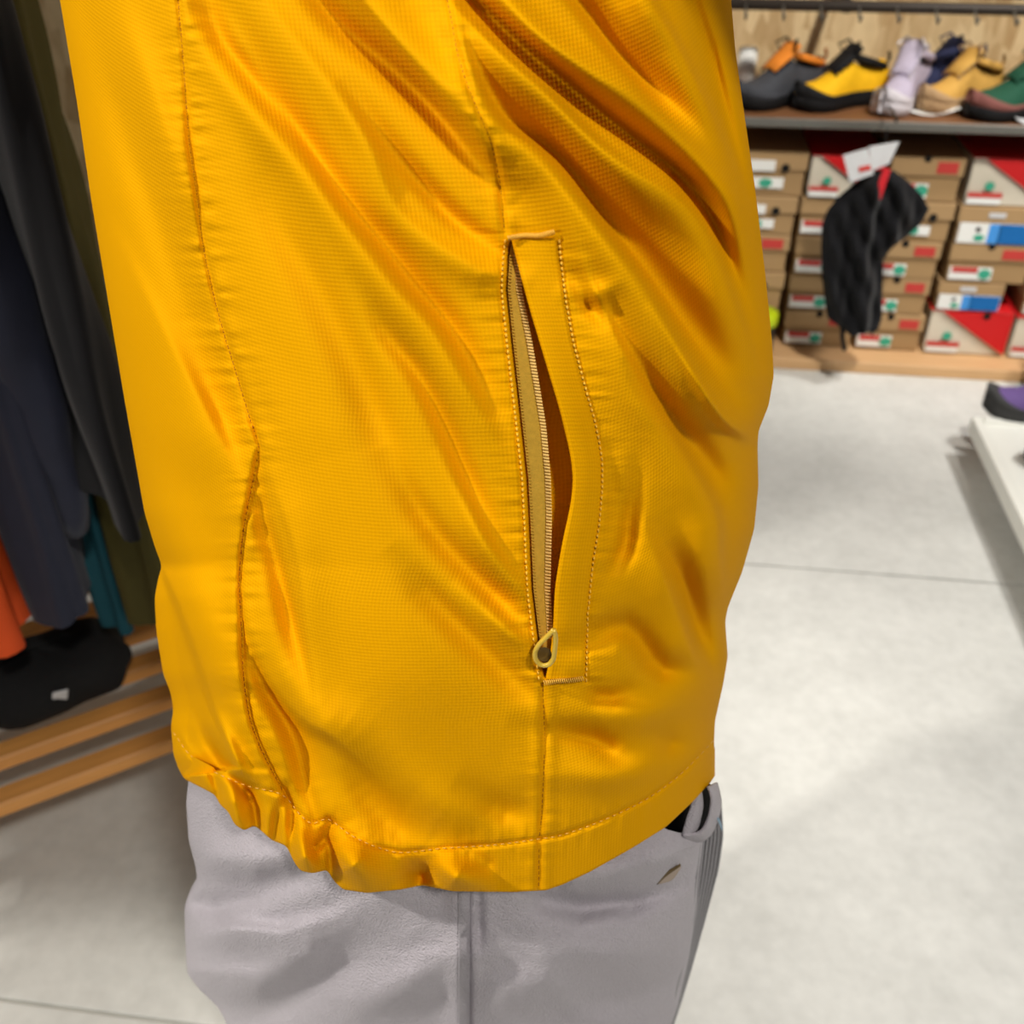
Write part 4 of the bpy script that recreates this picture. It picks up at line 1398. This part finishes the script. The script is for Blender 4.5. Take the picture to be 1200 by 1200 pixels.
yy = np.linspace(281, 800, 40)
stitches('pocket_stitching', list(zip(PLX(yy) - 6, yy)), M['thread'], 4.2, 2.6, 1.25, jacket, out=.0010)
stitches('pocket_stitching', list(zip(WRX(yy) + 5, yy)), M['thread'], 4.2, 2.6, 1.25, jacket, out=.0010)
stitches('hem_stitching', HSEAM, M['thread_pale'], 5.5, 3.0, .75, jacket, out=.0013)
stitches('side_seam_stitching', S1, M['thread_brown'], 4.5, 2.0, .9, jacket, out=-.0002)
stitches('pocket_seam_stitching', S2a, M['thread_brown'], 4.2, 2.5, .7, jacket, out=-.0001)
stitches('pocket_seam_stitching', S2b, M['thread_brown'], 4.2, 2.5, .8, jacket, out=-.0001)


def bar_tack(pts):
    Jn = Join()
    P = smooth_poly(pts, 2.3)
    for k, (x, y) in enumerate(P):
        q = np.linspace(-1, 1, 5)
        P3 = surf(x + q * .8, y + q * 2.6, -.0024 - .0008 * (1 - q * q)) - OFFP
        V_, F_ = tube_verts(P3, .00032, 5)
        Jn.add(V_, F_)
    ob = Jn.obj('bar_tack', M['thread_pale'], jacket)
    ob['kind'] = 'stuff'


bar_tack([(596, 279), (615, 276), (632, 276), (649, 272)])
bar_tack([(638, 800), (655, 798), (670, 797), (683, 795)])

# ---- shorts
SL = smooth_itp([(840, 235), (905, 222), (940, 218), (985, 221), (1015, 229), (1032, 231), (1052, 219), (1065, 216), (1100, 217), (1140, 219), (1158, 232), (1180, 255), (1200, 266), (1260, 285), (1420, 310)], 4)
SR = smooth_itp([(840, 830), (905, 832), (960, 828), (1000, 824), (1060, 818), (1120, 808), (1180, 794), (1200, 787), (1260, 768), (1420, 740)], 6)
SD = itp([(840, .385), (960, .366), (1045, .353), (1120, .352), (1200, .36), (1320, .375)])
SB = itp([(840, .075), (1000, .085), (1320, .11)])
SFOLDS = [
    ([(548, 1040, -3), (547, 1100, -4), (547, 1200, -4), (547, 1330, -3)], 5, 5),
    ([(540, 1040, 2), (538, 1200, 2), (538, 1330, 2)], 14, 5),
    ([(560, 1045, -2), (561, 1085, -2.5), (562, 1120, 0)], 6, 6),
    ([(225, 1055, -7), (250, 1062, -7), (300, 1050, -4), (350, 1030, -2)], 14, 22),
    ([(222, 1100, 3), (270, 1090, 5), (330, 1095, 4), (390, 1078, 1.5), (430, 1060, 0)], 26, 12),
    ([(250, 1005, 4), (300, 1010, 4), (360, 1000, 2)], 20, 20),
    ([(230, 1140, 3), (300, 1150, 4), (360, 1120, 2)], 24, 20),
    ([(300, 1190, -3), (360, 1160, -4), (420, 1120, -3), (460, 1100, -1)], 22, 26),
    ([(420, 1180, 3), (480, 1150, 4), (540, 1120, 2)], 26, 24),
    ([(640, 1055, -5), (680, 1062, -7), (740, 1056, -7), (800, 1035, -3)], 16, 20),
    ([(670, 1030, 3), (730, 1020, 4), (790, 1000, 4)], 12, 20),
    ([(640, 1110, 2), (720, 1120, 3), (790, 1100, 2)], 26, 22),
    ([(660, 1180, -2), (740, 1170, -3), (800, 1150, -2)], 20, 20),
    ([(590, 1160, 2), (640, 1150, 3), (700, 1200, 2)], 24, 24),
]


def s_d(px, py):
    l, r = SL(py), SR(py)
    t = np.clip((px - l) / (r - l) * 2 - 1, -1, 1)
    h = np.zeros(np.shape(px))
    for pts, wl, wr in SFOLDS:
        h = h + 2.6 * ridge(px, py, pts, wl, wr)
    h = h + 1.6 * vnoise((px + py) / 50.0, (py - px * .3) / 70.0, 31) + .45 * vnoise(px / 20.0, py / 26.0, 32) + .22 * vnoise(px / 8.0, py / 9.0, 33)
    return SD(py) + SB(py) * (1 - np.sqrt(np.maximum(0, 1 - np.abs(t) ** 2.4))) - h / 1000 * edge_fade(t)


def s_surf(px, py, off=0.0):
    px = np.asarray(px, float)
    py = np.asarray(py, float)
    return at_dist(px, py, s_d(px, py) + off)


NS = 300
ts = np.sin(np.linspace(-math.pi / 2, math.pi / 2, NS)) * .9995
# upper edge dips at the pocket mouth on the right
top_y = itp([(-1, 850), (.70, 850), (.80, 962), (.85, 972), (.90, 976), (.96, 976), (1, 972)])(ts)
rv = np.linspace(0, 1, 240)
# level hem just above the knee
bot_y = np.full(NS, 1300.0)
for _ in range(30):
    bx = SL(bot_y) + (ts + 1) / 2 * (SR(bot_y) - SL(bot_y))
    dq = SD(bot_y) + SB(bot_y) * (1 - np.sqrt(np.maximum(0, 1 - np.abs(ts) ** 2.4)))
    bot_y = .5 * bot_y + .5 * np.clip(600 + 1200 * np.tan(np.arctan((CAM_H - .365) / dq) - PITCH), 1205, 1400)
SY = top_y[None, :] + (bot_y[None, :] - top_y[None, :]) * rv[:, None]
SX = SL(SY) + (ts[None, :] + 1) / 2 * (SR(SY) - SL(SY))
sf = s_surf(SX, SY)
sfull = closed_tube(sf, 40, SB(SY[:, NS // 2]) * 1.0)
shorts = pobj('shorts', sfull, grid_faces(sfull.shape[0], sfull.shape[1], True), M['shorts'], person)
shorts['label'] = 'light grey peached shorts with side seam and front pocket'
# far leg of the shorts
V = []
for i in range(20):
    z = .90 - .53 * i / 19
    for k in range(32):
        a = 2 * math.pi * k / 32
        V.append(np.array(B_(.005 + .125 * math.cos(a), .055 + .075 * math.sin(a), z)) + .004 * math.sin(3 * a + i * .3))
new_obj('far_leg', mesh_np('far_leg', V, [tuple(f) for f in grid_faces(20, 32, True)]), shorts, M['shorts'])
# side seam flap
ysm = np.linspace(1020, 1368, 90)
V = [surf_ for surf_ in (s_surf(537 + 0 * ysm, ysm, -.0006), s_surf(538.5 + 0 * ysm, ysm, -.0026), s_surf(547 + 0 * ysm, ysm, -.0034), s_surf(550.5 + 0 * ysm, ysm, -.0030), s_surf(551 + 0 * ysm, ysm, .002))]
pobj('side_seam', np.stack(V, 1), grid_faces(len(ysm), 5), M['shorts'], shorts)
# ribbed knit edge along the front
KO = smooth_itp([(900, 838), (920, 840), (945, 845), (980, 847), (1020, 841), (1080, 825), (1130, 811), (1170, 799), (1200, 789), (1320, 752)], 5)
ky = np.linspace(925, 1212, 110)
def knit_pt(k, off=0.0):
    xi = SR(ky) - 7
    x = xi + (KO(ky) - xi) * k
    return at_dist(x, ky, SD(ky) + SB(ky) * .80 + .032 * k + .030 * k ** 4 + off)
kp = pobj('ribbed_knit_panel', np.stack([knit_pt(k, .0015) for k in np.linspace(0, 1, 12)], 1), grid_faces(len(ky), 12), M['knit_dark'], shorts)
sm = kp.modifiers.new('thick', 'SOLIDIFY')
sm.thickness = .002
for k in np.linspace(.06, .98, 7):
    Vt, Ft = tube_verts(knit_pt(k) - OFFP, .00105, 7)
    new_obj('knit_rib', mesh_np('knit_rib', Vt, Ft), shorts, M['knit'])
# pocket mouth: dark lining, inner flap, outer rim
def strip(name, left_pts, right_pts, doff_l, doff_r, m, parent, n=30, bulge=.0, thick=.0015, base=None):
    A = poly_resample(smooth_poly(left_pts, 1.0), 1.0)
    Bq = poly_resample(smooth_poly(right_pts, 1.0), 1.0)
    ii = np.linspace(0, 1, n)
    def smp(P):
        return np.stack([np.interp(ii, np.linspace(0, 1, len(P)), P[:, c_]) for c_ in range(2)], -1)
    A, Bq = smp(A), smp(Bq)
    V = []
    for k in np.linspace(0, 1, 9):
        Q = A * (1 - k) + Bq * k
        V.append(at_dist(Q[:, 0], Q[:, 1], base + doff_l + (doff_r - doff_l) * k - bulge * math.sin(k * math.pi)))
    ob = pobj(name, np.stack(V, 1), grid_faces(n, 9), m, parent)
    md = ob.modifiers.new('thick', 'SOLIDIFY')
    md.thickness = thick
    return ob


D0 = float(SD(965) + SB(965) * .55)
strip('pocket_lining', [(760, 985), (775, 955), (800, 928), (824, 908)], [(812, 990), (826, 972), (836, 945), (834, 922)], .012, .024, M['shorts_inner'], shorts, base=D0)
strip('pocket_flap', [(799, 979), (804, 960), (812, 938), (816, 926)], [(813, 978), (818, 964), (822, 944), (820, 928)], -.004, -.001, M['shorts'], shorts, bulge=.002, base=D0)
strip('pocket_rim', [(800, 977), (818, 974), (827, 962), (832, 942), (831, 930), (828, 922)], [(806, 985), (826, 982), (837, 966), (843, 944), (841, 928), (838, 917)], -.006, .012, M['shorts'], shorts, n=60, bulge=.003, base=D0)
strip('blue_edge_stitches', [(840, 960), (843, 966), (846, 974)], [(842, 958), (845, 964), (847, 972)], .006, .006, M['knit_blue'], shorts, n=8, base=D0, thick=.0006)
# small buttonhole slit
strip('slit_lining', [(770, 1035), (780, 1024), (796, 1014)], [(774, 1035), (788, 1030), (798, 1016)], 0, 0, M['slit'], shorts, n=14, base=float(s_d(np.array([784.]), np.array([1025.]))[0]) - .0022, thick=.0006)
strip('slit_edge', [(769, 1034), (779, 1023), (797, 1012)], [(770, 1036), (781, 1026), (798, 1014)], 0, 0, M['zip_dark'], shorts, n=14, base=float(s_d(np.array([784.]), np.array([1025.]))[0]) - .0026, thick=.0006)

# shoes on the feet
for s_ in (-.12, .06):
    r = bpy.data.objects.new('walking_shoe', None)
    COL.objects.link(r)
    r.parent = person
    p = B_(.06, s_, 0)
    r.location = (p[0], p[1], .001)
    r.rotation_euler = (0, 0, YAW)
    shoe_parts(r, .28, dict(sole=M['white_rubber'], rand=M['grey_suede'], upper=M['grey_suede'], collar=M['sock'], lace=M['sock'], tongue=M['sock']))
